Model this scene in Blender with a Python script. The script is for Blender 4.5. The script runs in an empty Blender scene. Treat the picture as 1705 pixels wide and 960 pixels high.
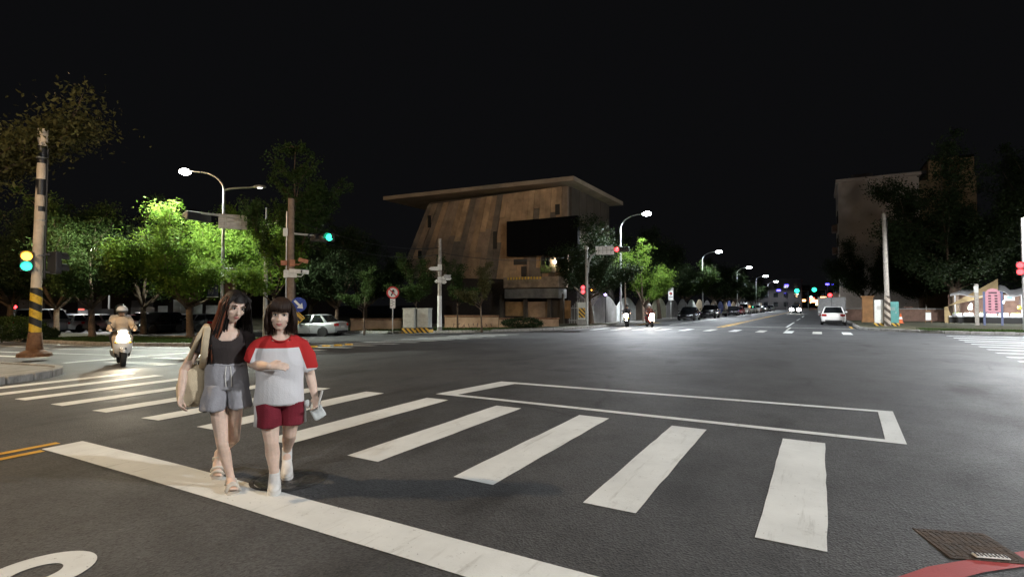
import bpy, bmesh, math, random
import numpy as np
from mathutils import Vector, Matrix, noise
R = math.radians
scene = bpy.context.scene
COL = scene.collection

# ------------------------------------------------------------------ camera, sky, exposure
FPX, CX, CY, CAMH, HORIZON = 906.0, 852.5, 480.0, 1.48, 508.0
PITCH, YAW = math.atan((HORIZON - CY) / FPX), R(29.56)
cam_data = bpy.data.cameras.new('camera')
cam = bpy.data.objects.new('camera', cam_data); COL.objects.link(cam)
cam_data.sensor_width = 36.0; cam_data.lens = 36.0 * FPX / 1705.0
cam_data.clip_start = 0.05; cam_data.clip_end = 3000
cam.location = (0, 0, CAMH); cam.rotation_euler = (R(90) + PITCH, 0, YAW)
scene.camera = cam

world = bpy.data.worlds.new('World'); scene.world = world; world.use_nodes = True
wn = world.node_tree; wn.nodes.clear()
wo = wn.nodes.new('ShaderNodeOutputWorld')
bg_sky = wn.nodes.new('ShaderNodeBackground'); bg_sky.inputs[1].default_value = 0.002
sky = wn.nodes.new('ShaderNodeTexSky'); sky.sky_type = 'NISHITA'; sky.sun_disc = False
sky.sun_elevation = R(-4); sky.sun_rotation = R(250)
bg_glow = wn.nodes.new('ShaderNodeBackground')                 # faint city glow of the night sky
bg_glow.inputs[0].default_value = (0.86, 0.88, 1.0, 1); bg_glow.inputs[1].default_value = 0.0028
addn = wn.nodes.new('ShaderNodeAddShader')
wn.links.new(sky.outputs[0], bg_sky.inputs[0])
wn.links.new(bg_sky.outputs[0], addn.inputs[0]); wn.links.new(bg_glow.outputs[0], addn.inputs[1])
wn.links.new(addn.outputs[0], wo.inputs[0])

vs = scene.view_settings
vs.view_transform = 'Standard'; vs.look = 'None'; vs.exposure = 0.55; vs.gamma = 1.0; vs.use_curve_mapping = False
scene.render.engine = 'CYCLES'
cy = scene.cycles
cy.use_denoising = True
try: cy.denoiser = 'OPENIMAGEDENOISE'
except Exception: pass
cy.max_bounces = 5; cy.diffuse_bounces = 2; cy.glossy_bounces = 3; cy.transmission_bounces = 4; cy.transparent_max_bounces = 6
cy.sample_clamp_indirect = 4.0; cy.sample_clamp_direct = 0
cy.caustics_reflective = False; cy.caustics_refractive = False
cy.use_light_tree = True

# ------------------------------------------------------------------ the lie of the land
AP = [(-60, -.40), (0, 0), (9, .1206), (14, .125), (32, -.05), (45, -.08), (5000, -.08)]
BP = [(-5000, -.85), (-80, -.85), (-45, -.80), (-30, -.60), (-16, -.17), (-6, .046), (0, 0), (8, -.06), (40, -.1), (5000, -.1)]
def _lerp(p, x):
    if x <= p[0][0]: return p[0][1]
    for (a, b), (c, d) in zip(p, p[1:]):
        if x <= c: return b + (d - b) * (x - a) / (c - a)
    return p[-1][1]
def _sm(p, x, w):
    return sum(_lerp(p, x + w * i / 4) * (5 - abs(i)) for i in range(-4, 5)) / 25
def sstep(t):
    t = max(0., min(1., t)); return t * t * (3 - 2 * t)
def ground_z(X, Y):
    a = _sm(AP, Y, 2.5) if Y > 4 else _lerp(AP, Y)
    b = _sm(BP, X, 2.0) if (X < -3.5 or X > 3) else _lerp(BP, X)
    return a + b * (1 - .45 * sstep((Y - 22) / 15))
def ray(px, py):
    x, y, z = (px - CX) / FPX, 1.0, -(py - CY) / FPX
    c, s = math.cos(PITCH), math.sin(PITCH); y, z = y * c - z * s, y * s + z * c
    c, s = math.cos(YAW), math.sin(YAW)
    return x * c - y * s, x * s + y * c, z
def on_ground(px, py, h=0.0):
    r = ray(px, py); z = h
    for _ in range(50):
        t = (z - CAMH) / r[2]; z = .5 * z + .5 * (ground_z(r[0] * t, r[1] * t) + h)
    return Vector((r[0] * t, r[1] * t, z))
def on_y(px, py, Y):
    r = ray(px, py); t = Y / r[1]; return Vector((r[0] * t, Y, CAMH + r[2] * t))
def on_x(px, py, X):
    r = ray(px, py); t = X / r[0]; return Vector((X, r[1] * t, CAMH + r[2] * t))
def spot(px, d, h=0.0):
    """ground point in image column px, d metres ahead"""
    x = (px - CX) / FPX * d; c, s = math.cos(YAW), math.sin(YAW)
    X, Y = x * c - d * s, x * s + d * c
    return Vector((X, Y, ground_z(X, Y) + h))
def height(py, d): return CAMH + (HORIZON - py) / FPX * d      # world height of an image row at depth d
FACE = R(29.56)          # rotation that turns a thing's local -Y towards the viewer

# ------------------------------------------------------------------ materials
MATS = {}
def hexc(c): return (c[0], c[1], c[2], 1.0)
def mat(name, col=(.5, .5, .5), rough=.6, metal=0., var=0., vscale=6., bump=0., bscale=40., col2=None, emit=None, estr=0., spec=.5, sss=0., coat=0.):
    if name in MATS: return MATS[name]
    m = bpy.data.materials.new(name); m.use_nodes = True; MATS[name] = m
    nt = m.node_tree; b = nt.nodes['Principled BSDF']
    b.inputs['Base Color'].default_value = hexc(col); b.inputs['Roughness'].default_value = rough
    b.inputs['Metallic'].default_value = metal
    b.inputs['Specular IOR Level'].default_value = spec
    if sss: b.inputs['Subsurface Weight'].default_value = sss; b.inputs['Subsurface Radius'].default_value = (.02, .008, .005)
    if coat: b.inputs['Coat Weight'].default_value = coat
    if emit: b.inputs['Emission Color'].default_value = hexc(emit); b.inputs['Emission Strength'].default_value = estr
    if var or col2 or bump:
        tc = nt.nodes.new('ShaderNodeTexCoord')
    if var or col2:
        n = nt.nodes.new('ShaderNodeTexNoise'); n.inputs['Scale'].default_value = vscale; n.inputs['Detail'].default_value = 6; n.inputs['Roughness'].default_value = .65
        nt.links.new(tc.outputs['Object'], n.inputs['Vector'])
        r = nt.nodes.new('ShaderNodeValToRGB')
        c2 = col2 or tuple(c * (1 - var) for c in col)
        c1 = col if col2 else tuple(min(1, c * (1 + var * .5)) for c in col)
        r.color_ramp.elements[0].position = .35; r.color_ramp.elements[1].position = .65
        r.color_ramp.elements[0].color = hexc(c2); r.color_ramp.elements[1].color = hexc(c1)
        nt.links.new(n.outputs['Fac'], r.inputs['Fac']); nt.links.new(r.outputs['Color'], b.inputs['Base Color'])
    if bump:
        n2 = nt.nodes.new('ShaderNodeTexNoise'); n2.inputs['Scale'].default_value = bscale; n2.inputs['Detail'].default_value = 4
        bp = nt.nodes.new('ShaderNodeBump'); bp.inputs['Strength'].default_value = bump; bp.inputs['Distance'].default_value = .02
        nt.links.new(tc.outputs['Object'], n2.inputs['Vector']); nt.links.new(n2.outputs['Fac'], bp.inputs['Height']); nt.links.new(bp.outputs['Normal'], b.inputs['Normal'])
    return m
def emat(name, col, strength):
    return mat(name, col, .4, emit=col, estr=strength)
def asphalt():
    m = bpy.data.materials.new('asphalt'); m.use_nodes = True; nt = m.node_tree; b = nt.nodes['Principled BSDF']
    N = nt.nodes.new; L = nt.links.new
    tc = N('ShaderNodeTexCoord')
    def nz(scale, detail=4, rough=.6):
        n = N('ShaderNodeTexNoise'); n.inputs['Scale'].default_value = scale; n.inputs['Detail'].default_value = detail; n.inputs['Roughness'].default_value = rough
        L(tc.outputs['Object'], n.inputs['Vector']); return n
    def ramp(src, stops):
        r = N('ShaderNodeValToRGB'); L(src, r.inputs['Fac'])
        e = r.color_ramp.elements
        while len(e) < len(stops): e.new(.5)
        for i, (p, c) in enumerate(stops): e[i].position = p; e[i].color = (c[0], c[1], c[2], 1)
        return r
    def mul(a, c, fac=1.0):
        x = N('ShaderNodeMix'); x.data_type = 'RGBA'; x.blend_type = 'MULTIPLY'; x.inputs[0].default_value = fac
        L(a, x.inputs[6]); L(c, x.inputs[7]); return x.outputs[2]
    big = ramp(nz(.22, 5, .6).outputs['Fac'], [(.33, (.058, .060, .063)), (.52, (.077, .0795, .083)), (.7, (.098, .101, .104))])
    agg = N('ShaderNodeTexVoronoi'); agg.inputs['Scale'].default_value = 70; L(tc.outputs['Object'], agg.inputs['Vector'])
    aggc = ramp(agg.outputs['Color'], [(.0, (.45, .45, .45)), (.6, (1, 1, 1)), (.93, (1.15, 1.13, 1.1)), (1., (2.1, 2.05, 2.0))])
    pit = ramp(nz(45, 3, .7).outputs['Fac'], [(.30, (.35, .35, .35)), (.45, (1, 1, 1)), (.75, (1.2, 1.2, 1.2))])
    mid = ramp(nz(1.7, 6, .7).outputs['Fac'], [(.28, (.62, .62, .62)), (.5, (1, 1, 1)), (.74, (1.25, 1.24, 1.23))])
    # dark stains and tar drips, longer along the traffic
    mp = N('ShaderNodeMapping'); mp.inputs['Scale'].default_value = (1.3, .35, 1); L(tc.outputs['Object'], mp.inputs['Vector'])
    st = N('ShaderNodeTexNoise'); st.inputs['Scale'].default_value = .9; st.inputs['Detail'].default_value = 7; L(mp.outputs[0], st.inputs['Vector'])
    stain = ramp(st.outputs['Fac'], [(.30, (.5, .49, .48)), (.42, (1, 1, 1)), (.6, (1, 1, 1)), (.72, (1.22, 1.21, 1.2))])
    # hairline cracks
    cw = nz(1.2, 3); cmix = N('ShaderNodeMix'); cmix.data_type = 'RGBA'; cmix.inputs[0].default_value = .25
    L(tc.outputs['Object'], cmix.inputs[6]); L(cw.outputs['Color'], cmix.inputs[7])
    cr = N('ShaderNodeTexVoronoi'); cr.feature = 'DISTANCE_TO_EDGE'; cr.inputs['Scale'].default_value = .32; L(cmix.outputs[2], cr.inputs['Vector'])
    crk = ramp(cr.outputs['Distance'], [(.0, (.45, .45, .45)), (.006, (.7, .7, .7)), (.013, (1, 1, 1))])
    gate = ramp(nz(.35, 2).outputs['Fac'], [(.5, (0, 0, 0)), (.6, (1, 1, 1))])
    c = mul(big.outputs[0], aggc.outputs[0], .85); c = mul(c, pit.outputs[0], .8); c = mul(c, mid.outputs[0], .9); c = mul(c, stain.outputs[0], 1.0)
    x = N('ShaderNodeMix'); x.data_type = 'RGBA'; x.blend_type = 'MULTIPLY'; L(gate.outputs[0], x.inputs[0]); L(c, x.inputs[6]); L(crk.outputs[0], x.inputs[7])
    L(x.outputs[2], b.inputs['Base Color'])
    b.inputs['Specular IOR Level'].default_value = .5
    rr = ramp(nz(.5, 6, .7).outputs['Fac'], [(.3, (.56, .56, .56)), (.7, (.76, .76, .76))]); L(rr.outputs[0], b.inputs['Roughness'])
    bp = N('ShaderNodeBump'); bp.inputs['Strength'].default_value = .6; bp.inputs['Distance'].default_value = .006
    h = N('ShaderNodeMath'); h.operation = 'ADD'; L(agg.outputs['Distance'], h.inputs[0]); L(nz(60, 3).outputs['Fac'], h.inputs[1]); L(h.outputs[0], bp.inputs['Height'])
    L(bp.outputs[0], b.inputs['Normal'])
    MATS['asphalt'] = m; return m
def road_paint(name, col, wear=.5):
    m = bpy.data.materials.new(name); m.use_nodes = True; nt = m.node_tree; b = nt.nodes['Principled BSDF']; N = nt.nodes.new; L = nt.links.new
    tc = N('ShaderNodeTexCoord')
    geo = N('ShaderNodeNewGeometry')
    def nz(s, d=5, r=.65):
        n = N('ShaderNodeTexNoise'); n.inputs['Scale'].default_value = s; n.inputs['Detail'].default_value = d; n.inputs['Roughness'].default_value = r
        L(geo.outputs['Position'], n.inputs['Vector']); return n.outputs['Fac']
    def ramp(src, stops):
        r = N('ShaderNodeValToRGB'); L(src, r.inputs['Fac']); e = r.color_ramp.elements
        while len(e) < len(stops): e.new(.5)
        for i, (p, c) in enumerate(stops): e[i].position = p; e[i].color = (c[0], c[1], c[2], 1)
        return r.outputs[0]
    dirty = tuple(c * .80 for c in col)
    base = ramp(nz(1.1, 6), [(.32, dirty), (.62, col)])
    chips = ramp(nz(24, 4, .75), [(.27 + .03 * wear, (.13, .125, .12)), (.31 + .05 * wear, (1, 1, 1))])
    scuff = ramp(nz(5, 7, .8), [(.28, (.62, .61, .6)), (.42, (1, 1, 1))])
    x = N('ShaderNodeMix'); x.data_type = 'RGBA'; x.blend_type = 'MULTIPLY'; x.inputs[0].default_value = wear; L(base, x.inputs[6]); L(chips, x.inputs[7])
    y = N('ShaderNodeMix'); y.data_type = 'RGBA'; y.blend_type = 'MULTIPLY'; y.inputs[0].default_value = .7; L(x.outputs[2], y.inputs[6]); L(scuff, y.inputs[7])
    mp = N('ShaderNodeMapping'); mp.inputs['Scale'].default_value = (9, .8, 1); L(geo.outputs['Position'], mp.inputs['Vector'])
    tn = N('ShaderNodeTexNoise'); tn.inputs['Scale'].default_value = 1.4; tn.inputs['Detail'].default_value = 8; tn.inputs['Roughness'].default_value = .7; L(mp.outputs[0], tn.inputs['Vector'])
    tyre = ramp(tn.outputs['Fac'], [(.30, (.50, .49, .47)), (.43, (1, 1, 1))])
    fl = ramp(nz(38, 2, .5), [(.245, (.3, .29, .28)), (.275, (1, 1, 1))])
    for extra, k in ((tyre, .5), (fl, .7)):
        y2 = N('ShaderNodeMix'); y2.data_type = 'RGBA'; y2.blend_type = 'MULTIPLY'; y2.inputs[0].default_value = k; L(y.outputs[2], y2.inputs[6]); L(extra, y2.inputs[7]); y = y2
    L(y.outputs[2], b.inputs['Base Color']); b.inputs['Roughness'].default_value = .62
    bp = N('ShaderNodeBump'); bp.inputs['Strength'].default_value = .35; bp.inputs['Distance'].default_value = .004; L(nz(70, 3), bp.inputs['Height']); L(bp.outputs[0], b.inputs['Normal'])
    MATS[name] = m; return m
def leaf_mat(name, col, col2, trans=.35):
    m = bpy.data.materials.new(name); m.use_nodes = True; nt = m.node_tree; nt.nodes.clear(); N = nt.nodes.new; L = nt.links.new
    o = N('ShaderNodeOutputMaterial'); d = N('ShaderNodeBsdfPrincipled'); t = N('ShaderNodeBsdfTranslucent'); x = N('ShaderNodeMixShader'); x.inputs[0].default_value = trans
    geo = N('ShaderNodeNewGeometry'); r = N('ShaderNodeValToRGB'); L(geo.outputs['Random Per Island'], r.inputs['Fac'])
    r.color_ramp.elements[0].color = hexc(col2); r.color_ramp.elements[1].color = hexc(col)
    L(r.outputs[0], d.inputs['Base Color']); L(r.outputs[0], t.inputs['Color']); d.inputs['Roughness'].default_value = .65; d.inputs['Specular IOR Level'].default_value = .12
    L(d.outputs[0], x.inputs[1]); L(t.outputs[0], x.inputs[2]); L(x.outputs[0], o.inputs[0])
    MATS[name] = m; return m
def stripe_mat(name, c1, c2, scale, shear, rough=.6):
    """yellow/black hazard bands on object coordinates: runs up z and round x"""
    m = bpy.data.materials.new(name); m.use_nodes = True; nt = m.node_tree; b = nt.nodes['Principled BSDF']; N = nt.nodes.new; L = nt.links.new
    tc = N('ShaderNodeTexCoord'); s = N('ShaderNodeSeparateXYZ'); L(tc.outputs['Object'], s.inputs[0])
    a = N('ShaderNodeMath'); a.operation = 'MULTIPLY_ADD'; L(s.outputs['X'], a.inputs[0]); a.inputs[1].default_value = shear; L(s.outputs['Z'], a.inputs[2])
    k = N('ShaderNodeMath'); k.operation = 'MULTIPLY'; L(a.outputs[0], k.inputs[0]); k.inputs[1].default_value = scale
    fr = N('ShaderNodeMath'); fr.operation = 'FRACT'; L(k.outputs[0], fr.inputs[0])
    gt = N('ShaderNodeMath'); gt.operation = 'GREATER_THAN'; L(fr.outputs[0], gt.inputs[0]); gt.inputs[1].default_value = .48
    n = N('ShaderNodeTexNoise'); n.inputs['Scale'].default_value = 9; n.inputs['Detail'].default_value = 5; L(tc.outputs['Object'], n.inputs['Vector'])
    x = N('ShaderNodeMix'); x.data_type = 'RGBA'; L(gt.outputs[0], x.inputs[0]); x.inputs[6].default_value = hexc(c1); x.inputs[7].default_value = hexc(c2)
    r = N('ShaderNodeValToRGB'); L(n.outputs['Fac'], r.inputs['Fac']); r.color_ramp.elements[0].position = .3; r.color_ramp.elements[0].color = (.55, .5, .45, 1); r.color_ramp.elements[1].position = .5; r.color_ramp.elements[1].color = (1, 1, 1, 1)
    y = N('ShaderNodeMix'); y.data_type = 'RGBA'; y.blend_type = 'MULTIPLY'; y.inputs[0].default_value = .8; L(x.outputs[2], y.inputs[6]); L(r.outputs[0], y.inputs[7])
    L(y.outputs[2], b.inputs['Base Color']); b.inputs['Roughness'].default_value = rough
    MATS[name] = m; return m

# ------------------------------------------------------------------ mesh kit
class MB:
    def __init__(s): s.v = []; s.f = []
    def add(s, vs, fs):
        o = len(s.v); s.v += [tuple(v) for v in vs]; s.f += [tuple(i + o for i in f) for f in fs]; return s
    def box(s, c, d, M=None):
        x, y, z = d[0] / 2, d[1] / 2, d[2] / 2
        vs = [Vector(p) for p in [(-x, -y, -z), (x, -y, -z), (x, y, -z), (-x, y, -z), (-x, -y, z), (x, -y, z), (x, y, z), (-x, y, z)]]
        if M is not None: vs = [M @ v for v in vs]
        c = Vector(c)
        return s.add([v + c for v in vs], [(3, 2, 1, 0), (4, 5, 6, 7), (0, 1, 5, 4), (1, 2, 6, 5), (2, 3, 7, 6), (3, 0, 4, 7)])
    def rings(s, rs, cap=True):
        n = len(rs[0]); vs = [p for r in rs for p in r]; fs = []
        for i in range(len(rs) - 1):
            for j in range(n):
                k = (j + 1) % n; fs.append((i * n + j, i * n + k, (i + 1) * n + k, (i + 1) * n + j))
        if cap: fs.append(tuple(range(n - 1, -1, -1))); fs.append(tuple((len(rs) - 1) * n + j for j in range(n)))
        return s.add(vs, fs)
    def tube(s, pts, rad, n=8, cap=True, flat=1.0):
        pts = [Vector(p) for p in pts]
        if not hasattr(rad, '__len__'): rad = [rad] * len(pts)
        rs = []; u = None
        for i, p in enumerate(pts):
            t = (pts[min(i + 1, len(pts) - 1)] - pts[max(i - 1, 0)])
            if t.length < 1e-9: t = Vector((0, 0, 1))
            t.normalize()
            if u is None:
                u = t.cross(Vector((0, 1, 0)) if abs(t.y) < .9 else Vector((1, 0, 0))).normalized()
            else:
                u = (u - t * u.dot(t)); u = u.normalized() if u.length > 1e-6 else t.orthogonal().normalized()
            w = t.cross(u)
            rs.append([p + (u * math.cos(a) + w * math.sin(a) * flat) * rad[i] for a in [2 * math.pi * k / n for k in range(n)]])
        return s.rings(rs, cap)
    def caps(s, pts, rad, n=12):
        """limb: tapered tube with round ends"""
        pts = [Vector(p) for p in pts]; rad = list(rad)
        a, b = pts[0], pts[-1]; ta = (pts[1] - a).normalized(); tb = (b - pts[-2]).normalized()
        P = []; Q = []
        for th in (80, 50, 20): P.append(a - ta * rad[0] * math.sin(R(th))); Q.append(rad[0] * math.cos(R(th)))
        P += pts; Q += rad
        for th in (20, 50, 80): P.append(b + tb * rad[-1] * math.sin(R(th))); Q.append(rad[-1] * math.cos(R(th)))
        return s.tube(P, Q, n)
    def ell(s, c, r, n=14, m=9, M=None):
        c = Vector(c); rs = []
        for i in range(m):
            th = math.pi * (i + .5) / m
            ring = []
            for k in range(n):
                a = 2 * math.pi * k / n
                p = Vector((r[0] * math.sin(th) * math.cos(a), r[1] * math.sin(th) * math.sin(a), -r[2] * math.cos(th)))
                ring.append(c + (M @ p if M is not None else p))
            rs.append(ring)
        return s.rings(rs)
    def loft(s, secs, n=20, p=2.0):
        """secs: (cx,cy,z,rx,ry) horizontal super-ellipse rings"""
        rs = []
        for (cx, cy_, z, rx, ry) in secs:
            ring = []
            for k in range(n):
                a = 2 * math.pi * k / n; ca, sa = math.cos(a), math.sin(a)
                ring.append((cx + rx * math.copysign(abs(ca) ** (2 / p), ca), cy_ + ry * math.copysign(abs(sa) ** (2 / p), sa), z))
            rs.append(ring)
        return s.rings(rs)
    def lathe(s, prof, n=20, M=None, o=(0, 0, 0)):
        """prof: (r,z) round local z"""
        o = Vector(o); rs = []
        for r_, z in prof:
            ring = []
            for k in range(n):
                a = 2 * math.pi * k / n; q = Vector((r_ * math.cos(a), r_ * math.sin(a), z))
                ring.append(o + (M @ q if M is not None else q))
            rs.append(ring)
        return s.rings(rs)
    def prism(s, poly, y0, y1, M=None, o=(0, 0, 0)):
        """poly in local x,z extruded along y"""
        n = len(poly); o = Vector(o)
        vs = [Vector((x, y0, z)) for x, z in poly] + [Vector((x, y1, z)) for x, z in poly]
        vs = [o + (M @ v if M is not None else v) for v in vs]
        fs = [tuple(range(n)), tuple(range(2 * n - 1, n - 1, -1))] + [(i, n + i, n + (i + 1) % n, (i + 1) % n) for i in range(n)]
        return s.add(vs, fs)
    def mesh(s, name, bev=0., smooth=False, seg=1):
        me = bpy.data.meshes.new(name)
        me.from_pydata([tuple(v) for v in s.v], [], s.f)
        bm = bmesh.new(); bm.from_mesh(me)
        bmesh.ops.recalc_face_normals(bm, faces=bm.faces)
        if bev:
            es = [e for e in bm.edges if len(e.link_faces) == 2 and e.calc_face_angle(0) > .5]
            bmesh.ops.bevel(bm, geom=es, offset=bev, segments=seg, affect='EDGES', profile=.5, clamp_overlap=True)
        bm.to_mesh(me); bm.free()
        if smooth:
            me.polygons.foreach_set('use_smooth', [True] * len(me.polygons))
            if smooth != 2:
                try: me.set_sharp_from_angle(angle=R(45))
                except Exception: pass
        return me
    def build(s, name, m, parent=None, loc=None, rz=0, bev=0., smooth=False, seg=1):
        return link(name, s.mesh(name, bev, smooth, seg), m, parent, loc, rz)
def link(name, me, m=None, parent=None, loc=None, rz=0):
    o = bpy.data.objects.new(name, me); COL.objects.link(o)
    if m is not None and me is not None and len(me.materials) == 0:
        me.materials.append(MATS[m] if isinstance(m, str) else m)
    if parent is not None: o.parent = parent
    if loc is not None: o.location = loc
    if rz: o.rotation_euler = (0, 0, rz)
    return o
def remesh(mb, voxel, smooth=6, wrinkle=0., wscale=14., seed=0):
    me = mb.mesh('tmp'); o = bpy.data.objects.new('tmp', me); ts = bpy.data.scenes.new('tmp'); ts.collection.objects.link(o)
    md = o.modifiers.new('r', 'REMESH'); md.mode = 'VOXEL'; md.voxel_size = voxel; md.adaptivity = 0
    if smooth:
        sm = o.modifiers.new('s', 'SMOOTH'); sm.iterations = smooth; sm.factor = .5
    with bpy.context.temp_override(scene=ts, view_layer=ts.view_layers[0]): dg = bpy.context.evaluated_depsgraph_get(); dg.update()
    out = bpy.data.meshes.new_from_object(o.evaluated_get(dg))
    bpy.data.objects.remove(o); bpy.data.meshes.remove(me); bpy.data.scenes.remove(ts)
    if wrinkle:
        nv = len(out.vertices); co = np.empty(nv * 3, dtype=np.float32); no = np.empty(nv * 3, dtype=np.float32)
        out.vertices.foreach_get('co', co); out.vertices.foreach_get('normal', no); co = co.reshape(-1, 3); no = no.reshape(-1, 3)
        w = np.array([(1 - 2 * abs(noise.noise((c[0] * wscale + seed, c[1] * wscale + seed * 2, c[2] * wscale * .45)))) * wrinkle * .6 + wrinkle * .35 for c in co.tolist()], dtype=np.float32)
        out.vertices.foreach_set('co', (co + no * w[:, None]).ravel()); out.update()
    out.polygons.foreach_set('use_smooth', [True] * len(out.polygons)); out.materials.clear()
    return out
def numpy_mesh(name, V, F):
    V = np.asarray(V, dtype=np.float32); F = np.asarray(F, dtype=np.int32); me = bpy.data.meshes.new(name)
    me.vertices.add(len(V)); me.vertices.foreach_set('co', V.ravel())
    k = F.shape[1]; me.loops.add(F.size); me.loops.foreach_set('vertex_index', F.ravel())
    me.polygons.add(len(F)); me.polygons.foreach_set('loop_start', np.arange(0, F.size, k, dtype=np.int32)); me.polygons.foreach_set('loop_total', np.full(len(F), k, dtype=np.int32))
    me.update(calc_edges=True); return me
def cut_faces(me, fn):
    bm = bmesh.new(); bm.from_mesh(me); bmesh.ops.delete(bm, geom=[f for f in bm.faces if fn(f.calc_center_median())], context='FACES'); bm.to_mesh(me); bm.free(); return me
def tag(o, label=None, cat=None, group=None, kind=None):
    if label: o['label'] = label
    if cat: o['category'] = cat
    if group: o['group'] = group
    if kind: o['kind'] = kind
    return o
def thing(name, label, cat, loc=(0, 0, 0), rz=0, group=None):
    o = bpy.data.objects.new(name, None); COL.objects.link(o); o.empty_display_size = .2
    o.location = loc; o.rotation_euler = (0, 0, rz); return tag(o, label, cat, group)
def struct(name, loc=(0, 0, 0)):
    o = bpy.data.objects.new(name, None); COL.objects.link(o); o.location = loc; return tag(o, kind='structure')
def copy_tree(o, parent=None):
    c = o.copy(); COL.objects.link(c); c.parent = parent
    for ch in o.children: copy_tree(ch, c)
    return c
def recolor(root, part, m):
    for ch in root.children_recursive:
        if ch.name.split('.')[0] == part and ch.type == 'MESH':
            ch.material_slots[0].link = 'OBJECT'; ch.material_slots[0].material = MATS[m] if isinstance(m, str) else m
def text_mesh(txt, size):
    cu = bpy.data.curves.new('t', 'FONT'); cu.body = txt; cu.size = size; cu.align_x = 'CENTER'; cu.align_y = 'CENTER'; cu.resolution_u = 2; cu.extrude = .002
    o = bpy.data.objects.new('t', cu); ts = bpy.data.scenes.new('tmp'); ts.collection.objects.link(o)
    with bpy.context.temp_override(scene=ts, view_layer=ts.view_layers[0]): dg = bpy.context.evaluated_depsgraph_get(); dg.update()
    me = bpy.data.meshes.new_from_object(o.evaluated_get(dg)); bpy.data.objects.remove(o); bpy.data.curves.remove(cu); bpy.data.scenes.remove(ts)
    me.transform(Matrix.Rotation(R(90), 4, 'X')); me.materials.clear(); return me     # upright, reads from local -Y
def drape(name, poly, h, m, parent=None, step=.5, thick=0., bottom=None):
    """flat polygon laid over the ground, h above it"""
    bm = bmesh.new(); vs = [bm.verts.new((p[0], p[1], 0)) for p in poly]; bm.faces.new(vs)
    xs = [p[0] for p in poly]; ys = [p[1] for p in poly]
    def cuts(a, b):
        k = math.ceil(a / step); out = []
        while k * step < b and len(out) < 400:
            out.append(k * step); k += 1
        return out
    for x in cuts(max(min(xs), -60) + .01, min(max(xs), 30)):
        bmesh.ops.bisect_plane(bm, geom=bm.verts[:] + bm.edges[:] + bm.faces[:], plane_co=(x, 0, 0), plane_no=(1, 0, 0))
    for y in cuts(max(min(ys), -30) + .01, min(max(ys), 120)):
        bmesh.ops.bisect_plane(bm, geom=bm.verts[:] + bm.edges[:] + bm.faces[:], plane_co=(0, y, 0), plane_no=(0, 1, 0))
    for v in bm.verts: v.co.z = ground_z(v.co.x, v.co.y) + h
    bmesh.ops.recalc_face_normals(bm, faces=bm.faces)
    for f in bm.faces:
        if f.normal.z < 0: f.normal_flip()
    if thick:
        be = [e for e in bm.edges if e.is_boundary]
        r = bmesh.ops.extrude_edge_only(bm, edges=be)
        for v in r['geom']:
            if isinstance(v, bmesh.types.BMVert): v.co.z -= thick
        bmesh.ops.recalc_face_normals(bm, faces=bm.faces)
    me = bpy.data.meshes.new(name); bm.to_mesh(me); bm.free()
    return link(name, me, m, parent)
# ------------------------------------------------------------------ shared materials
asphalt()
road_paint('paint_white', (.80, .83, .82), .5); road_paint('paint_worn', (.62, .62, .58), .9); road_paint('paint_yellow', (.72, .42, .06), .6); road_paint('paint_red', (.42, .07, .07), .7)
mat('kerb', (.30, .29, .27), .85, var=.35, vscale=5, bump=.4); mat('concrete', (.27, .26, .24), .85, var=.3, vscale=2.5, bump=.4, bscale=25)
mat('grass_soil', (.035, .052, .018), .95, col2=(.085, .062, .034), vscale=1.6, bump=.9, bscale=30)
mat('galv', (.50, .51, .51), .42, .75, var=.2, vscale=7); mat('pole_grey', (.42, .42, .40), .55, .2, var=.25, vscale=5)
mat('pole_concrete', (.36, .33, .29), .85, var=.35, vscale=7, bump=.3); mat('black_metal', (.02, .02, .022), .45, .3); mat('dark_plastic', (.025, .025, .027), .5)
mat('white_plastic', (.72, .72, .69), .45, var=.12, vscale=9); mat('cabinet', (.50, .52, .48), .55, var=.16, vscale=6); mat('teal', (.10, .30, .28), .55, var=.2); mat('sign_white', (.78, .78, .76), .4); mat('sign_back', (.34, .33, .31), .5, .5, var=.2)
mat('sign_red', (.55, .02, .02), .4); mat('sign_blue', (.02, .05, .30), .4); mat('sign_yellow', (.65, .40, .04), .45); mat('sign_pink', (.55, .25, .30), .6, var=.15); mat('black', (.008, .008, .009), .5); mat('ink', (.05, .03, .04), .7)
mat('rubber', (.018, .018, .018), .85); mat('rim', (.55, .56, .57), .3, .85); mat('glass_dark', (.012, .014, .016), .06, 0, spec=.8, coat=.5); mat('chrome', (.75, .75, .76), .12, 1)
mat('plate', (.75, .75, .72), .4); mat('lamp_glass', (.75, .77, .78), .12, 0, spec=.7); mat('tail_red', (.35, .012, .012), .2, emit=(1, .03, .02), estr=.01); mat('car_silver', (.55, .57, .58), .28, .55, coat=.6); mat('car_white', (.78, .78, .77), .3, .0, coat=.7); mat('car_black', (.010, .010, .012), .18, .2, coat=.8); mat('car_grey', (.12, .125, .13), .28, .5, coat=.6); mat('car_red', (.28, .02, .02), .3, .2, coat=.6); mat('car_blue', (.03, .06, .16), .3, .3, coat=.6)
mat('bark', (.13, .09, .06), .95, col2=(.06, .042, .03), vscale=9, bump=.9, bscale=22)
mat('timber', (.26, .15, .07), .8, var=.4, vscale=4); mat('rust', (.20, .10, .05), .85, var=.4, vscale=8, bump=.5)
stripe_mat('hazard', (.015, .014, .012), (.66, .42, .03), 2.1, .55); stripe_mat('hazard_small', (.02, .018, .015), (.62, .38, .05), 3.3, 1.0)
emat('lamp_white', (1.0, .97, .90), 38); emat('lamp_cool', (.90, .96, 1.0), 38); emat('lamp_dim', (1.0, .98, .92), 3.0); emat('lamp_warm', (1.0, .62, .28), 30)
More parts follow.
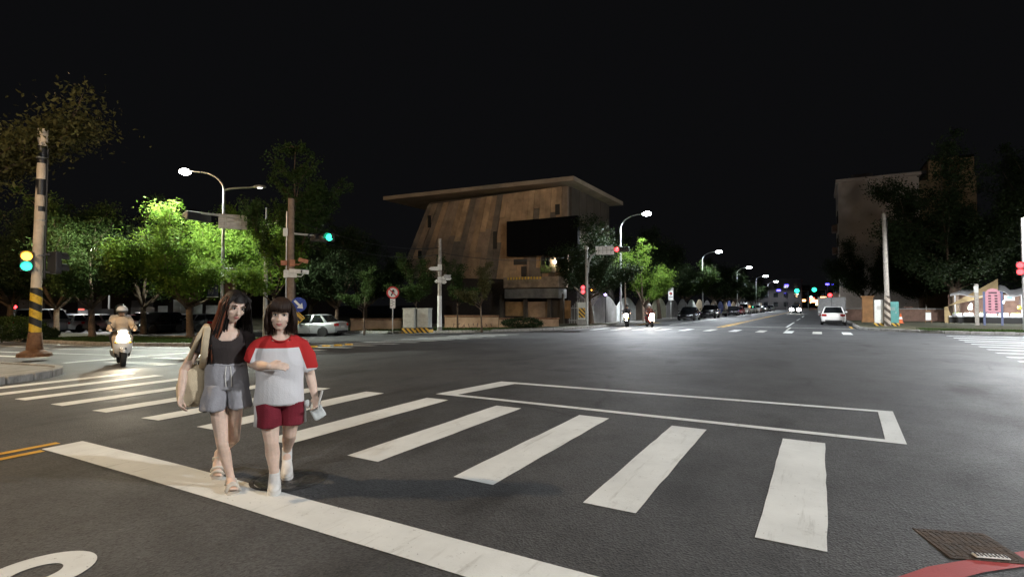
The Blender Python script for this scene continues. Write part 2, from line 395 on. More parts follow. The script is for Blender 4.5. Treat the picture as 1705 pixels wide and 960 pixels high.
emat('sig_red', (1.0, .035, .04), 6); emat('sig_green', (.03, 1.0, .55), 3.2); emat('sig_amber', (1.0, .42, .04), 5); emat('headlight_on', (1.0, .86, .62), 45); emat('headlight_white', (1.0, .95, .9), 40); emat('blue_led', (.08, .06, 1.0), 7); emat('purple_led', (.6, .4, 1.0), 12); emat('shop_light', (.85, .95, 1.0), 9); emat('red_sign_lit', (1.0, .16, .12), .55)
mat('lens_off', (.05, .045, .04), .25)

# ------------------------------------------------------------------ ground
def lines(*segs):
    out = []
    for a, b, st in segs:
        k = a
        while k < b - 1e-6: out.append(k); k += st
    return out
gx = lines((-1500, -200, 260), (-200, -60, 20), (-60, -30, 2), (-30, 12, .5), (12, 40, 2), (40, 200, 20), (200, 1501, 260)); gy = lines((-300, -40, 40), (-40, -6, 2), (-6, 46, .5), (46, 120, 2), (120, 400, 20), (400, 2001, 200))
V = [(x, y, ground_z(x, y)) for y in gy for x in gx]; nx = len(gx)
F = [(j * nx + i, j * nx + i + 1, (j + 1) * nx + i + 1, (j + 1) * nx + i) for j in range(len(gy) - 1) for i in range(nx - 1)]
tag(link('road', numpy_mesh('road', V, F), 'asphalt'), kind='structure')

# ------------------------------------------------------------------ pavements and their kerb stones
def arc(cx, cyy, r, a0, a1, n=8):
    return [(cx + r * math.cos(R(a0 + (a1 - a0) * i / n)), cyy + r * math.sin(R(a0 + (a1 - a0) * i / n))) for i in range(n + 1)]
stone_mb = MB().box((0, 0, 0), (1, .16, .26)); STONE = stone_mb.mesh('kerb_stone', bev=.02); STONE.materials.append(MATS['kerb'])
def kerb(path, parent, close_len=1.0, top=.15):
    pts = [Vector((p[0], p[1], 0)) for p in path]; acc = []
    for a, b in zip(pts, pts[1:]):
        n = max(1, round((b - a).length / close_len))
        acc += [a.lerp(b, i / n) for i in range(n)]
    acc.append(pts[-1])
    for a, b in zip(acc, acc[1:]):
        c = (a + b) / 2; L = (b - a).length
        o = bpy.data.objects.new('kerb_stone', STONE); COL.objects.link(o); o.parent = parent
        za, zb = ground_z(a.x, a.y), ground_z(b.x, b.y)
        o.location = (c.x, c.y, (za + zb) / 2 + top - .12 + random.uniform(-.004, .004))
        o.scale = ((L - .018), 1, 1); o.rotation_euler = (0, -math.atan2(zb - za, L), math.atan2(b.y - a.y, b.x - a.x) + random.uniform(-.004, .004))
random.seed(3)
P1 = [(-13.9, -40), (-13.9, 3.6)] + arc(-15.9, 3.9, 2.0, 0, 90, 6) + [(-60, 6.0), (-60, -40)]
VG = [(-90, 13.4), (-21.5, 13.4)] + arc(-21.0, 15.2, 1.8, -75, 75, 8) + [(-21.5, 17.0), (-28, 19.6), (-90, 20.0)]
P2 = [(-14.2, 400), (-14.2, 38)] + arc(-23.5, 37.0, 9.3, -2, -88, 8) + [(-90, 27.4), (-90, 400)]
P3 = [(2.2, 400), (2.2, 43)] + arc(7.2, 43, 5.0, 180, 268, 7) + [(80, 37.9), (80, 400)]
P4 = [(1.6, -40), (1.6, 2.0)] + arc(5.2, 2.0, 3.6, 180, 92, 6) + [(60, 5.6), (60, -40)]
def pave(name, poly, m, path, step=2.):
    cxm = sum(p[0] for p in poly) / len(poly)
    o = drape(name, poly, .13, m, None, step, thick=.3); tag(o, kind='structure'); kerb(path, o); return o
pave('pavement_left', P1, 'concrete', [(-13.9, -6)] + P1[1:-2] + [(-45, 6.0)])
pave('verge', VG, 'grass_soil', [(-60, 13.4)] + VG[1:-2] + [(-28, 19.6), (-45, 19.8)])
pave('pavement_corner', P2, 'grass_soil', [(-14.2, 110), (-14.2, 38)] + P2[2:-2] + [(-50, 27.5)])
pave('pavement_right', P3, 'grass_soil', [(2.2, 75), (2.2, 43)] + P3[2:-2] + [(26, 37.9)])
pave('pavement_near', P4, 'concrete', [(1.6, -3)] + P4[1:-2] + [(20, 5.6)])
# concrete walk strips on the far pavements
tag(drape('footpath', [(-16.6, 300), (-16.6, 44), (-14.6, 44), (-14.6, 300)], .136, 'concrete', None, 4), kind='structure')
tag(drape('crossing_ramp', [(-21.6, 13.9), (-19.6, 14.2), (-19.6, 16.2), (-21.6, 16.6)], .142, 'concrete', None, 1), kind='structure')

# ------------------------------------------------------------------ painted markings
def marks(name): return struct(name)
def rect(parent, name, x0, x1, y0, y1, m='paint_white', h=.005, j=.005):
    rn = lambda: random.uniform(-j, j)
    def edge(a, b, n):
        return [(a[0] + (b[0] - a[0]) * i / n + rn(), a[1] + (b[1] - a[1]) * i / n + rn()) for i in range(n)]
    c = [(x0, y0), (x1, y0), (x1, y1), (x0, y1)]
    poly = []
    for a, b in zip(c, c[1:] + c[:1]):
        L = math.hypot(b[0] - a[0], b[1] - a[1]); poly += edge(a, b, max(1, min(14, int(L / .22))))
    return drape(name, poly, h, m, parent, .5)
z = marks('zebra_crossing_near')
for xl in (-.37, -1.51, -2.65, -3.86, -5.05, -6.27, -7.45, -8.71, -9.98, -11.24, -12.4, -13.5):
    rect(z, 'stripe', xl, xl + .385, 3.69, 6.38)
s = marks('stop_line_near'); rect(s, 'line', -6.72, 1.5, 2.42, 2.765)
y = marks('centre_line_near'); rect(y, 'line', -6.93, -6.82, -30, 2.62, 'paint_yellow', .005, .004); rect(y, 'line', -6.68, -6.57, -30, 2.40, 'paint_yellow', .005, .004)
b = marks('motorcycle_waiting_box')
def qline(parent, pts, m='paint_white', h=.006): return drape('line', pts, h, m, parent, .5)
A, B_, C_, D_ = (-5.13, 6.68), (-4.89, 8.25), (.79, 8.60), (.73, 6.73)
qline(b, [A, D_, (.56, 6.86), (-4.80, 6.80)]); qline(b, [(-4.55, 8.12), (.62, 8.46), C_, B_]); qline(b, [A, (-4.80, 6.80), (-4.55, 8.12), B_]); qline(b, [(.56, 6.86), D_, C_, (.62, 8.46)])
# figure nought of a lane marking
p0 = on_ground(66, 953); o0 = marks('lane_number')
def ring_poly(rx, ry, n=36): return [(p0.x + rx * math.cos(2 * math.pi * i / n), p0.y + ry * math.sin(2 * math.pi * i / n)) for i in range(n)]
bm = bmesh.new(); n = 40
for i in range(n):
    for (rx, ry) in ((.235, .27), (.095, .12)):
        a = 2 * math.pi * i / n; x_, y_ = p0.x + rx * math.cos(a), p0.y - .02 + ry * math.sin(a); bm.verts.new((x_, y_, ground_z(x_, y_) + .006))
bm.verts.ensure_lookup_table()
for i in range(n): k = (i + 1) % n; bm.faces.new([bm.verts[2 * i], bm.verts[2 * k], bm.verts[2 * k + 1], bm.verts[2 * i + 1]])
me = bpy.data.meshes.new('digit'); bm.to_mesh(me); bm.free(); link('digit', me, 'paint_white', o0)
# left arm crossing: bars run along the cross street
z = marks('zebra_crossing_left')
for i in range(16):
    yy = 7.6 + i * 1.22
    if 13.3 < yy < 14.0 : pass
    rect(z, 'stripe', -17.4 + random.uniform(-.05, .05), -14.4, yy, yy + .40, 'paint_white' if i % 3 else 'paint_worn')
z = marks('lane_lines_left')
rect(z, 'line', -60, -18.6, 9.35, 9.47, 'paint_white', .005, .003); rect(z, 'line', -60, -19.6, 11.2, 11.3, 'paint_worn', .005, .003); rect(z, 'line', -18.9, -18.5, 7.2, 13.2)
rect(z, 'line', -60, -20.5, 12.75, 12.87, 'paint_white', .005, .003); rect(z, 'line', -27, -22.5, 8.0, 8.3, 'paint_worn')
# far crossing and far road lines
z = marks('zebra_crossing_far')
for i in range(11): rect(z, 'stripe', -13.2 + i * 1.42, -12.75 + i * 1.42, 33.4, 36.4, 'paint_worn' if i % 2 else 'paint_white')
z = marks('stop_line_far'); rect(z, 'line', -13.6, -6.2, 39.4, 39.8, 'paint_worn'); rect(z, 'line', -6.0, 1.9, 42.0, 42.35, 'paint_worn')
z = marks('centre_line_far'); rect(z, 'line', -6.35, -6.2, 40, 190, 'paint_yellow', .006, .01); rect(z, 'line', -6.05, -5.9, 40, 190, 'paint_yellow', .006, .01)
z = marks('lane_lines_far'); rect(z, 'line', -2.2, -2.06, 43, 56, 'paint_white'); rect(z, 'line', -2.2, -2.06, 62, 72); rect(z, 'line', -2.2, -2.06, 80, 90); rect(z, 'line', -1.9, -1.78, 37.2, 42, 'paint_worn')
rect(z, 'line', -10.6, -10.45, 44, 150, 'paint_worn'); rect(z, 'line', .0, .12, 64, 150, 'paint_worn')
# hatch triangles by the left kerb, right arm crossing
z = marks('zebra_crossing_right')
for px, py in ((1576, 558.8), (1588, 562.3), (1597, 565.8), (1606, 568.8), (1617, 572.7), (1630, 576.9), (1644, 581.7), (1659, 587.5), (1677, 594.4), (1697, 602)):
    p = on_ground(px, py); rect(z, 'stripe', p.x, p.x + 5.6, p.y - .19, p.y + .19)
r_ = marks('red_kerb_line')
red = [on_ground(*q)[:2] for q in ((1440, 990), (1490, 963), (1545, 944), (1620, 931), (1705, 918), (1800, 906), (1800, 930), (1705, 944), (1640, 953), (1590, 966), (1540, 990))]
qline(r_, red, 'paint_red', .006)
z = marks('yellow_kerb_line'); rect(z, 'line', 1.75, 1.9, 43, 46.5, 'paint_yellow', .006); rect(z, 'line', -13.5, -13.2, 44, 52, 'paint_yellow', .006)

# yellow bars on the road by the verge nose
for i, px in enumerate((522, 543, 563, 581)):
    p = on_ground(px, 578 - i * 1.2)
    m_ = MB().prism([(-.16, 0), (.16, 0), (.12, .06), (-.12, .06)], -.07, .07)
    o = m_.build('lane_block', 'sign_yellow', None, (p.x, p.y, p.z + .001), R(12), bev=.01)
    tag(o, ['leftmost low yellow rubber lane block on the road by the verge', 'second low yellow lane block from the left beside the verge', 'third low yellow lane block from the left near silver sedan', 'rightmost low yellow rubber lane block on the road below the sedan'][i], 'lane block', 'yellow lane blocks on the road')

# ------------------------------------------------------------------ manhole, drain
c = on_ground(482, 797)
mh = thing('manhole_cover', 'round iron manhole cover set in asphalt by the white sneakers', 'manhole cover', (c.x, c.y, ground_z(c.x, c.y)))
mat('iron', (.15, .145, .14), .4, .7, var=.5, vscale=14, bump=.5); mat('tar', (.045, .044, .043), .7, var=.3, bump=.5)
MB().lathe([(.30, .001), (.30, .0035), (.265, .0035), (.265, .001)], 40).build('collar', 'tar', mh)
MB().lathe([(.26, .001), (.26, .0045), (.24, .005), (.0001, .005)], 40).build('lid', 'iron', mh)
tread = MB()
for i in range(-4, 5):
    for j in range(-4, 5):
        x_, y_ = i * .065 + (j % 2) * .03, j * .065
        if x_ * x_ + y_ * y_ < .215 ** 2: tread.box((x_, y_, .0065), (.040, .013, .004), Matrix.Rotation(R(45 if (i + j) % 2 else -45), 3, 'Z'))
tag(tread.build('tread', 'iron', mh), kind='stuff')
c = on_ground(1612, 908)
dr = thing('drain_cover', 'rusty square drain cover with pale grate beside red kerb line', 'drain cover', (c.x, c.y, ground_z(c.x, c.y)), R(18))
mat('rusty_iron', (.10, .07, .05), .85, col2=(.05, .042, .037), vscale=11, bump=.8, bscale=30)
MB().box((0, 0, .003), (.40, .42, .008)).build('plate', 'rusty_iron', dr, bev=.002)
ribs = MB()
for i in range(11): ribs.box((-.17 + i * .034, 0, .0070), (.016, .38, .0035))
for i in range(3): ribs.box((0, -.17 + i * .17, .0072), (.36, .014, .0036))
ribs.build('ribs', 'rusty_iron', dr)
gr = MB().box((.02, -.17, .016), (.17, .055, .012))
g_ = gr.build('grate', 'sign_white', dr, bev=.005)
sl = MB()
for i in range(8): sl.box((-.05 + i * .02, -.17, .0235), (.006, .04, .004))
sl.build('slot', 'dark_plastic', dr)
# ------------------------------------------------------------------ street lamps
def spotlight(name, parent, loc, watts, col, size=168, blend=.3, radius=.16, rot=(0, 0, 0)):
    ld = bpy.data.lights.new(name, 'SPOT'); ld.energy = watts; ld.color = col; ld.spot_size = R(size); ld.spot_blend = blend; ld.shadow_soft_size = radius
    o = bpy.data.objects.new(name, ld); COL.objects.link(o); o.parent = parent; o.location = loc; o.rotation_euler = rot; return o
def bulb(name, parent, loc, watts, col, radius=.2):
    ld = bpy.data.lights.new(name, 'POINT'); ld.energy = watts; ld.color = col; ld.shadow_soft_size = radius
    o = bpy.data.objects.new(name, ld); COL.objects.link(o); o.parent = parent; o.location = loc; return o
def street_lamp(label, base, arms, H=9.0, watts=0, col=(1, .97, .9), lens='lamp_white', arm_len0=2.2, group='street lamps along the roads', lens_r=.26, bare=False, cone=165):
    """arms: list of headings (radians, world) the arms reach towards"""
    t = thing('street_lamp', label, 'street lamp', base, 0, group); H0 = H
    MB().lathe([(.20, 0), (.20, .03), (.13, .05), (.11, .5), (.105, .52)], 14).build('base', 'galv', t, smooth=True)
    MB().tube([(0, 0, .5), (0, 0, H * .45), (0, 0, H - 1.2)], [.105, .085, .062], 12).build('pole', 'galv', t, smooth=True)
    for a in arms:
        lit, arm_len, H = True, arm_len0, H0
        if isinstance(a, tuple): a, arm_len, dz_, lit = a; H = H0 + dz_
        dx, dy = math.cos(a), math.sin(a)
        pts = []; zb_ = H0 - 1.2
        for i in range(9):
            th = i / 8 * math.pi / 2; pts.append((dx * arm_len * .72 * (1 - math.cos(th)), dy * arm_len * .72 * (1 - math.cos(th)), zb_ + (H - .05 - zb_) * math.sin(th)))
        pts.append((dx * arm_len * .9, dy * arm_len * .9, H + .02))
        MB().tube(pts, [.06] * 6 + [.05] * 4, 8).build('arm', 'galv', t, smooth=True)
        M = Matrix.Rotation(a, 3, 'Z')
        hd = MB()
        secs = []
        for u, w, hh in ((-.36, .05, .05), (-.28, .12, .09), (0, .17, .12), (.26, .15, .09), (.36, .08, .04)):
            secs.append([M @ Vector((arm_len + u, w * math.cos(k * math.pi / 5), H + (hh if 0 < k < 5 else .0) * math.sin(k * math.pi / 5) - (.03 if k in (0, 5) else 0))) for k in range(6)] + [M @ Vector((arm_len + u, -w * .8, H - .05)), M @ Vector((arm_len + u, w * .8, H - .05))])
        hd.rings(secs); h_ = hd.build('lamp_head', 'pole_grey', t, smooth=True)
        MB().ell(M @ Vector((arm_len + .02, 0, H - .055)), (lens_r if lit else .16, lens_r * .75 if lit else .1, .19 if lit else .06), 16, 8, M).build('lens', lens if lit else 'lamp_dim', h_, smooth=2)
        if watts and lit: (bulb if bare else spotlight)('lamp_light', t, M @ Vector((arm_len, 0, H - .18)), watts, col, **({} if bare else {'size': cone}), radius=.2)
    return t
CAMDIR = (math.cos(R(90) + YAW), math.sin(R(90) + YAW))
RIGHT_A = YAW                      # heading of image right
LEFT_A = YAW + math.pi
pA = spot(370, 32, .13)
street_lamp('double armed street lamp, only its left head bright, with hanging banners', pA, [LEFT_A, (RIGHT_A, 2.1, -.95, False)], height(283, 32) - pA.z, 32000, (.93, 1.0, .88), 'lamp_white', 2.3, lens_r=.34, cone=150)
far_labels = ['nearest street lamp on the far road, beside the red mast signal', 'second street lamp along the far road, above the white fence', 'third street lamp along the far road behind the parked cars', 'fourth street lamp along the far road', 'fifth street lamp along the far road', 'sixth street lamp along the far road', 'seventh and smallest street lamp at the end of the far road', 'last tiny street lamp before the distant green signals']
for i, (Y_, w) in enumerate(((45.5, 26000), (83, 20000), (121, 15000), (159, 15000), (198, 15000), (237, 12000), (276, 0), (318, 0))):
    b0 = Vector((-15.0, Y_, ground_z(-15.0, Y_) + .13))
    street_lamp(far_labels[i], b0, [0.0], 9.3, w, (.88, .94, 1.0), 'lamp_cool', 2.3, lens_r=.38 + .09 * i)  # lens oversized, more with distance, to stand in for lamp glare
# lamps of the near kerbs, out of the picture to the left, behind and to the right: they light the crossing
street_lamp('sodium street lamp on the left pavement outside the picture', Vector((-15.2, -2.6, ground_z(-15.2, -2.6) + .13)), [R(10)], 9.0, 6800, (1.0, .72, .42), 'lamp_warm', 2.4, bare=True)
street_lamp('white street lamp on the near kerb behind the viewer', Vector((2.4, -10.0, ground_z(2.4, -10) + .13)), [R(180)], 9.2, 5000, (1.0, .985, .95), 'lamp_white', 2.8, bare=True)
street_lamp('white street lamp on the near right pavement outside the picture', Vector((15.5, 4.6, ground_z(15.5, 4.6) + .13)), [R(95)], 9.2, 21000, (.98, .99, 1.0), 'lamp_white', 2.8, bare=True)
street_lamp('sodium street lamp further along the left pavement outside the picture', Vector((-36, 5.0, ground_z(-36, 5.0) + .13)), [R(90)], 9.0, 6000, (1.0, .66, .36), 'lamp_warm', 2.4, bare=True)

street_lamp('white street lamp added unseen on the far right pavement to brighten the junction', Vector((12.5, 38.6, ground_z(12.5, 38.6) + .13)), [R(-110)], 9.2, 30000, (.95, .98, 1.0), 'lamp_white', 2.8, cone=166)  # unseen lamp added to brighten the middle of the junction
street_lamp('added street lamp hidden behind the dim left tree to light the parked cars', spot(182, 54), [R(-60)], 7.6, 9000, (1.0, .97, .92), 'lamp_white', 2.2)  # out-of-sight lamp added so the cars behind the trees are lit
# banners on the double lamp
mat('banner', (.045, .055, .10), .75, var=.2, vscale=5); mat('banner_text', (.45, .45, .44), .7); mat('banner_dark', (.10, .055, .045), .75, var=.25)
def banner(label, px0, px1, m, chars, side):
    d = 31.8; p = spot((px0 + px1) / 2, d); zt, zb = height(447, d), height(493, d); w = (px1 - px0) / FPX * d
    t = thing('street_banner', label, 'banner', (p.x, p.y, zb), FACE, 'banners hung on the double lamp')
    bn = MB(); n = 8
    bn.prism([(-w / 2, 0), (w / 2, 0), (w / 2, zt - zb), (-w / 2, zt - zb)], -.008, .008); bn.build('cloth', m, t)
    MB().tube([(-w / 2 - .06, 0, zt - zb + .03), (w / 2 + .18 * side, 0, zt - zb + .03)], .018, 8).build('rod', 'galv', t)
    MB().box((0, 0, -.035), (w + .06, .05, .05)).build('lower_rod', 'white_plastic', t)
    for i, ch in enumerate(chars):
        me = text_mesh(ch, (zt - zb) / 4.6); o = link('character', me, 'banner_text', t); o.location = (-w * .17, -.012, (zt - zb) * (.86 - i * .235))
    for i in range(5):
        MB().box((w * .32, -.011, (zt - zb) * (.86 - i * .14)), (.10, .004, .11)).build('small_character', 'banner_text', t, bev=.002)
banner('dark blue vertical banner with four pale characters left of lamp pole', 345, 363, 'banner', '別福士的', 1)
banner('brownish vertical banner right of lamp pole above the woman\'s hair', 374, 392, 'banner_dark', '但強', -1)

# ------------------------------------------------------------------ signal heads
def signal_head(parent, loc, rz, lamps, r=.15, vertical=False, name='signal_head', tilt=0):
    """lamps: list of materials, left to right as seen from the front (local -Y)"""
    n = len(lamps); w = r * 2.35; L = w * n
    prt = MB()
    size = (w, .20, L) if vertical else (L, .20, w)
    M = Matrix.Rotation(rz, 3, 'Z')
    box = MB().box((0, 0, 0), size); hd = box.build(name, 'dark_plastic', parent, loc, rz, bev=.03, seg=2)
    for i, m in enumerate(lamps):
        off = (i - (n - 1) / 2) * w
        c = Vector((0, -.10, -off)) if vertical else Vector((off, -.10, 0))
        RX = Matrix.Rotation(R(90), 3, 'X')
        MB().lathe([(r, -.004), (r, .012), (r * .8, .03), (.001, .04)], 18, RX, c).build('lens', m, hd, smooth=2)
        vz = []
        for sgn in (0, 1):
            rr = r * (1.10 + .04 * sgn)
            vz.append([(c.x + rr * math.cos(R(a)), c.y - (0 if sgn == 0 else .24), c.z + rr * math.sin(R(a))) for a in range(-25, 206, 15)])
        k = len(vz[0]); vv = vz[0] + vz[1]; MB().add(vv, [(i2, i2 + 1, k + i2 + 1, k + i2) for i2 in range(k - 1)]).build('visor', 'dark_plastic', hd, smooth=2)
    return hd
def zrot(px):
    """turn of a thing's front towards the camera from column px"""
    return YAW - math.atan((px - CX) / FPX)

# --- left striped signal pole
d = 16.9; p = spot(60, d, .13)
t = thing('signal_pole', 'tall patched concrete pole with yellow and black foot and amber green signals', 'signal pole', p, zrot(60))
top = height(222, d) - p.z
MB().lathe([(.44, 0), (.42, .10), (.34, .15), (.26, .19), (.2, .21)], 12).build('footing', 'rust', t, bev=0)
MB().tube([(0, 0, .15), (0, 0, .75)], [.22, .165], 10).build('sleeve', 'rust', t, smooth=True)
MB().tube([(0, 0, .75), (0, 0, 2.12)], [.155, .145], 16).build('hazard_band', 'hazard', t, smooth=True)
mat('pole_patched', (.66, .56, .44), .85, col2=(.44, .36, .28), vscale=2.2, bump=.4)
pl = MB().tube([(.0, 0, 2.1), (.03, 0, 4.8), (.06, 0, top)], [.135, .12, .108], 16).build('pole', 'pole_patched', t, smooth=True)
for i, (zz, hh, m) in enumerate(((top - .22, .40, 'pole_patched'), (top - .9, .55, 'black_metal'), (top - 1.9, .5, 'black_metal'), (top - 2.7, .45, 'black_metal'), (height(374, d) - p.z, .42, 'pole_patched'))):
    MB().tube([(.057 - i * .005, 0, zz), (.057 - i * .005, 0, zz + hh)], .135 if m != 'black_metal' else .128, 14).build('sleeve_band', m, pl, smooth=True)
for zz in (top - .75, 3.1, 4.2): MB().lathe([(.13, zz), (.142, zz + .02), (.13, zz + .05)], 14, None, (.045, 0, 0)).build('strap', 'galv', pl, smooth=True)
MB().tube([(.18, -.02, 2.4), (.19, -.02, top - .4)], .03, 6).build('conduit', 'black_metal', pl)
# two-lens head seen square on, and a second one seen from behind on the right
hz = height(436, d) - p.z
signal_head(t, (-.24, -.12, hz), 0, ['sig_amber', 'sig_green'], .13, True)
signal_head(t, (.42, .05, hz), R(128), ['lens_off', 'lens_off'], .15, True)
MB().box((.06, 0, hz + .25), (.5, .08, .06)).build('bracket', 'black_metal', t); MB().box((.06, 0, hz - .3), (.5, .08, .06)).build('bracket', 'black_metal', t)

# --- mast with road sign and horizontal head seen from behind (beyond the women)
d = 27.5; p = spot(442, d, .13)
t = thing('mast_signal', 'curved grey mast carrying a sign board and signal seen from behind', 'mast signal', p, zrot(430))
ht = height(400, d) - p.z; sc = d / FPX
MB().tube([(0, 0, 0), (0, 0, ht)], [.11, .085], 12).build('pole', 'pole_grey', t, smooth=True)
MB().tube([(0, 0, ht), (.0, 0, height(345, d) - p.z)], [.045, .035], 8).build('upper_pole', 'galv', t)
pts = [(0, 0, ht - .1), (-.03, 0, ht + .3), (-.18, 0, ht + .62), (-.45, 0, ht + .85), (-1.0, 0, ht + 1.0), (-2.4, .0, ht + 1.15), (-3.5, 0, ht + 1.22)]
MB().tube(pts, [.085, .08, .075, .07, .06, .055, .05], 10).build('arm', 'pole_grey', t, smooth=True)
zc = height(372, d) - p.z
sg = MB().box((-(442 - 392) * sc, .0, zc), (42 * sc, .04, 24 * sc)).build('sign_board', 'sign_back', t, bev=.01)
for k in range(3): MB().box((-(442 - 392) * sc, -.04, zc - 8 * sc + k * 8 * sc), (41 * sc, .04, .05)).build('rail', 'pole_grey', sg)
for k in (-1, 1): MB().box((-(442 - 392) * sc + k * 11 * sc, -.05, zc), (.05, .05, 23 * sc)).build('upright', 'pole_grey', sg)
signal_head(t, (-(442 - 343) * sc, 0, height(367, d) - p.z), R(180 + 38), ['lens_off', 'lens_off', 'lens_off'], .17)

# --- utility pole with green signal, cameras, round blue sign and yellow diamond
d = 24.5; p = spot(484, d, .13); sc = d / FPX
t = thing('utility_pole', 'brown utility pole carrying cameras, green signal arm and round blue sign', 'utility pole', p, zrot(484))
top = height(330, d) - p.z
mat('pole_brown', (.30, .22, .16), .85, col2=(.18, .13, .095), vscale=3.5, bump=.3)
pole = MB().tube([(0, 0, 0), (-.03, 0, top)], [.17, .135], 14).build('pole', 'pole_brown', t, smooth=True)
MB().tube([(-.2, -.05, 1.0), (-.2, -.05, top - .6)], .028, 6).build('conduit', 'galv', pole)
zb = height(388, d) - p.z
MB().tube([(0, 0, zb), (1.0, 0, zb - .05), (1.75, 0, zb - .1)], [.05, .045, .04], 8).build('signal_arm', 'pole_grey', t)
MB().box((-.25, -.1, height(387, d) - p.z), (.2, .16, .36)).build('junction_box', 'white_plastic', t, bev=.02)
signal_head(t, (1.32, -.05, height(393, d) - p.z), R(-24), ['lens_off', 'lens_off', 'sig_green'], .155)
mat('camera_sodium_lit', (.42, .17, .09), .6, var=.3)  # orange of the sodium light put into the housing colour
def cctv(parent, c, rz, m, L=.42, r=.085, tilt=-10):
    M = Matrix.Rotation(rz, 3, 'Z') @ Matrix.Rotation(R(tilt), 3, 'Y')
    c = Vector(c)
    b_ = MB(); b_.prism([(-L / 2, -r), (L / 2, -r), (L / 2, r * .9), (L / 2 + .07, r), (-L / 2, r)], -r, r, M, c)
    o = b_.build('camera', m, parent, bev=.01)
    MB().lathe([(r * .6, 0), (r * .6, .02), (.001, .021)], 12, M @ Matrix.Rotation(R(90), 3, 'Y'), c + M @ Vector((L / 2, 0, 0))).build('camera_lens', 'black', o)
    MB().tube([c + M @ Vector((-.05, 0, -r)), c + M @ Vector((-.14, 0, -r - .13)), Vector((0, c.y, c.z - .18))], .022, 6).build('camera_arm', m, o)
z1, z2 = height(438, d) - p.z, height(456, d) - p.z
MB().box((-.30, -.12, z1), (.26, .2, .22)).build('camera_housing', 'camera_sodium_lit', t, bev=.02); MB().box((.05, -.14, z1), (.24, .14, .30)).build('camera_bracket', 'camera_sodium_lit', t, bev=.02)
cctv(t, (.52, -.15, z1 + .12), R(-8), 'camera_sodium_lit', tilt=14)
MB().box((-.2, -.14, z2), (.22, .16, .34)).build('camera_housing', 'white_plastic', t, bev=.02); MB().box((.08, -.14, z2 - .05), (.34, .12, .22)).build('camera_bracket', 'white_plastic', t, bev=.02)
cctv(t, (.18, -.22, z2 + .12), R(-15), 'white_plastic', .5, .09, 4); cctv(t, (.58, -.12, z2 + .10), R(20), 'white_plastic', .3, .09, 4)
zs = height(507, d) - p.z; RX = Matrix.Rotation(R(90), 3, 'X')
sg = MB().lathe([(.33, -.012), (.33, .012), (.001, .013)], 28, RX, (.34, -.2, zs)).build('blue_sign', 'sign_blue', t)
arrow = [(-.05, .26), (.05, .26), (.05, -.04), (.16, -.04), (0, -.26), (-.16, -.04), (-.05, -.04)]
MB().prism(arrow, -.222, -.214, Matrix.Rotation(R(-45), 3, 'Y'), (.34, 0, zs)).build('arrow', 'sign_white', sg)
zd = height(529, d) - p.z
sg = MB().prism([(-.33, 0), (0, -.33), (.33, 0), (0, .33)], -.21, -.19, None, (.28, 0, zd)).build('diamond_sign', 'sign_yellow', t)
MB().prism([(-.28, 0), (0, -.28), (.28, 0), (0, .28)], -.216, -.2105, None, (.28, 0, zd)).build('diamond_face', 'hazard_small', sg)
MB().tube([(.05, -.1, zs), (.34, -.19, zs)], .02, 6).build('bracket', 'galv', t)

# --- pale utility pole with arrow boards by the cabinets
d = 33.5; p = spot(732, d, .13)
t = thing('utility_pole', 'pale slim pole with finger boards and cameras beside twin cabinets', 'utility pole', p, zrot(732)); top = height(397, d) - p.z; sc = d / FPX
MB().lathe([(.28, 0), (.28, .05), (.16, .08), (.14, .3)], 12).build('base_plate', 'concrete', t)
MB().tube([(0, 0, .2), (0, 0, 2.2)], [.14, .13], 12).build('lower_pole', 'white_plastic', t, smooth=True)
MB().tube([(0, 0, 2.15), (0, 0, top)], [.115, .095], 12).build('pole', 'pole_concrete', t, smooth=True)
for (x0, x1, py, m) in ((-18, -3, 447, 'white_plastic'), (4, 20, 463, 'sign_white'), (-9, -4, 468, 'white_plastic'), (4, 12, 469, 'white_plastic')):
    zc = height(py, d) - p.z; s_ = -1 if x0 < 0 else 1; a, b_ = abs(x1 if s_ < 0 else x0) * sc, abs(x0 if s_ < 0 else x1) * sc
    MB().prism([(s_ * a, -.12), (s_ * (b_ - .12), -.12), (s_ * b_, -.02), (s_ * (b_ - .12), .10), (s_ * a, .12)], -.16, -.10, None, (0, 0, zc)).build('finger_board', m, t, bev=.008)
for py in (445, 466): MB().box((0, -.12, height(py, d) - p.z), (.26, .18, .36)).build('clamp', 'white_plastic', t, bev=.02)
cctv(t, (.45, -.2, height(460, d) - p.z), R(8), 'pole_grey', .4, .1, 3)

# --- round prohibition sign on a thin post
d = 32.5; p = spot(654, d, .13); sc = d / FPX
t = thing('traffic_sign', 'round red bordered sign with white plate on thin grey post', 'traffic sign', p, zrot(654))
zs = height(487, d) - p.z
MB().tube([(0, 0, 0), (0, 0, zs + .2)], .032, 8).build('post', 'galv', t)
sg = MB().lathe([(.36, -.01), (.36, .01), (.001, .011)], 28, RX, (0, -.05, zs)).build('sign_face', 'sign_white', t)
ringp = MB(); ringp.rings([[(rr * math.cos(2 * math.pi * k / 28), -.064 if q else -.062, zs + rr * math.sin(2 * math.pi * k / 28)) for k in range(28)] for q, rr in ((0, .365), (1, .365), (1, .28))], False); ringp.build('border', 'sign_red', sg)
MB().prism([(-.035, -.2), (.035, -.2), (.035, .05), (.12, .05), (0, .22), (-.12, .05), (-.035, .05)], -.072, -.066, Matrix.Rotation(R(20), 3, 'Y'), (-.02, 0, zs)).build('symbol', 'black', sg)
MB().box((0, -.076, zs), (.06, .006, .6), Matrix.Rotation(R(-45), 3, 'Y')).build('slash', 'sign_red', sg)
zp = height(505, d) - p.z
pt = MB().box((0, -.05, zp), (.30, .02, .56)).build('plate', 'sign_white', t)
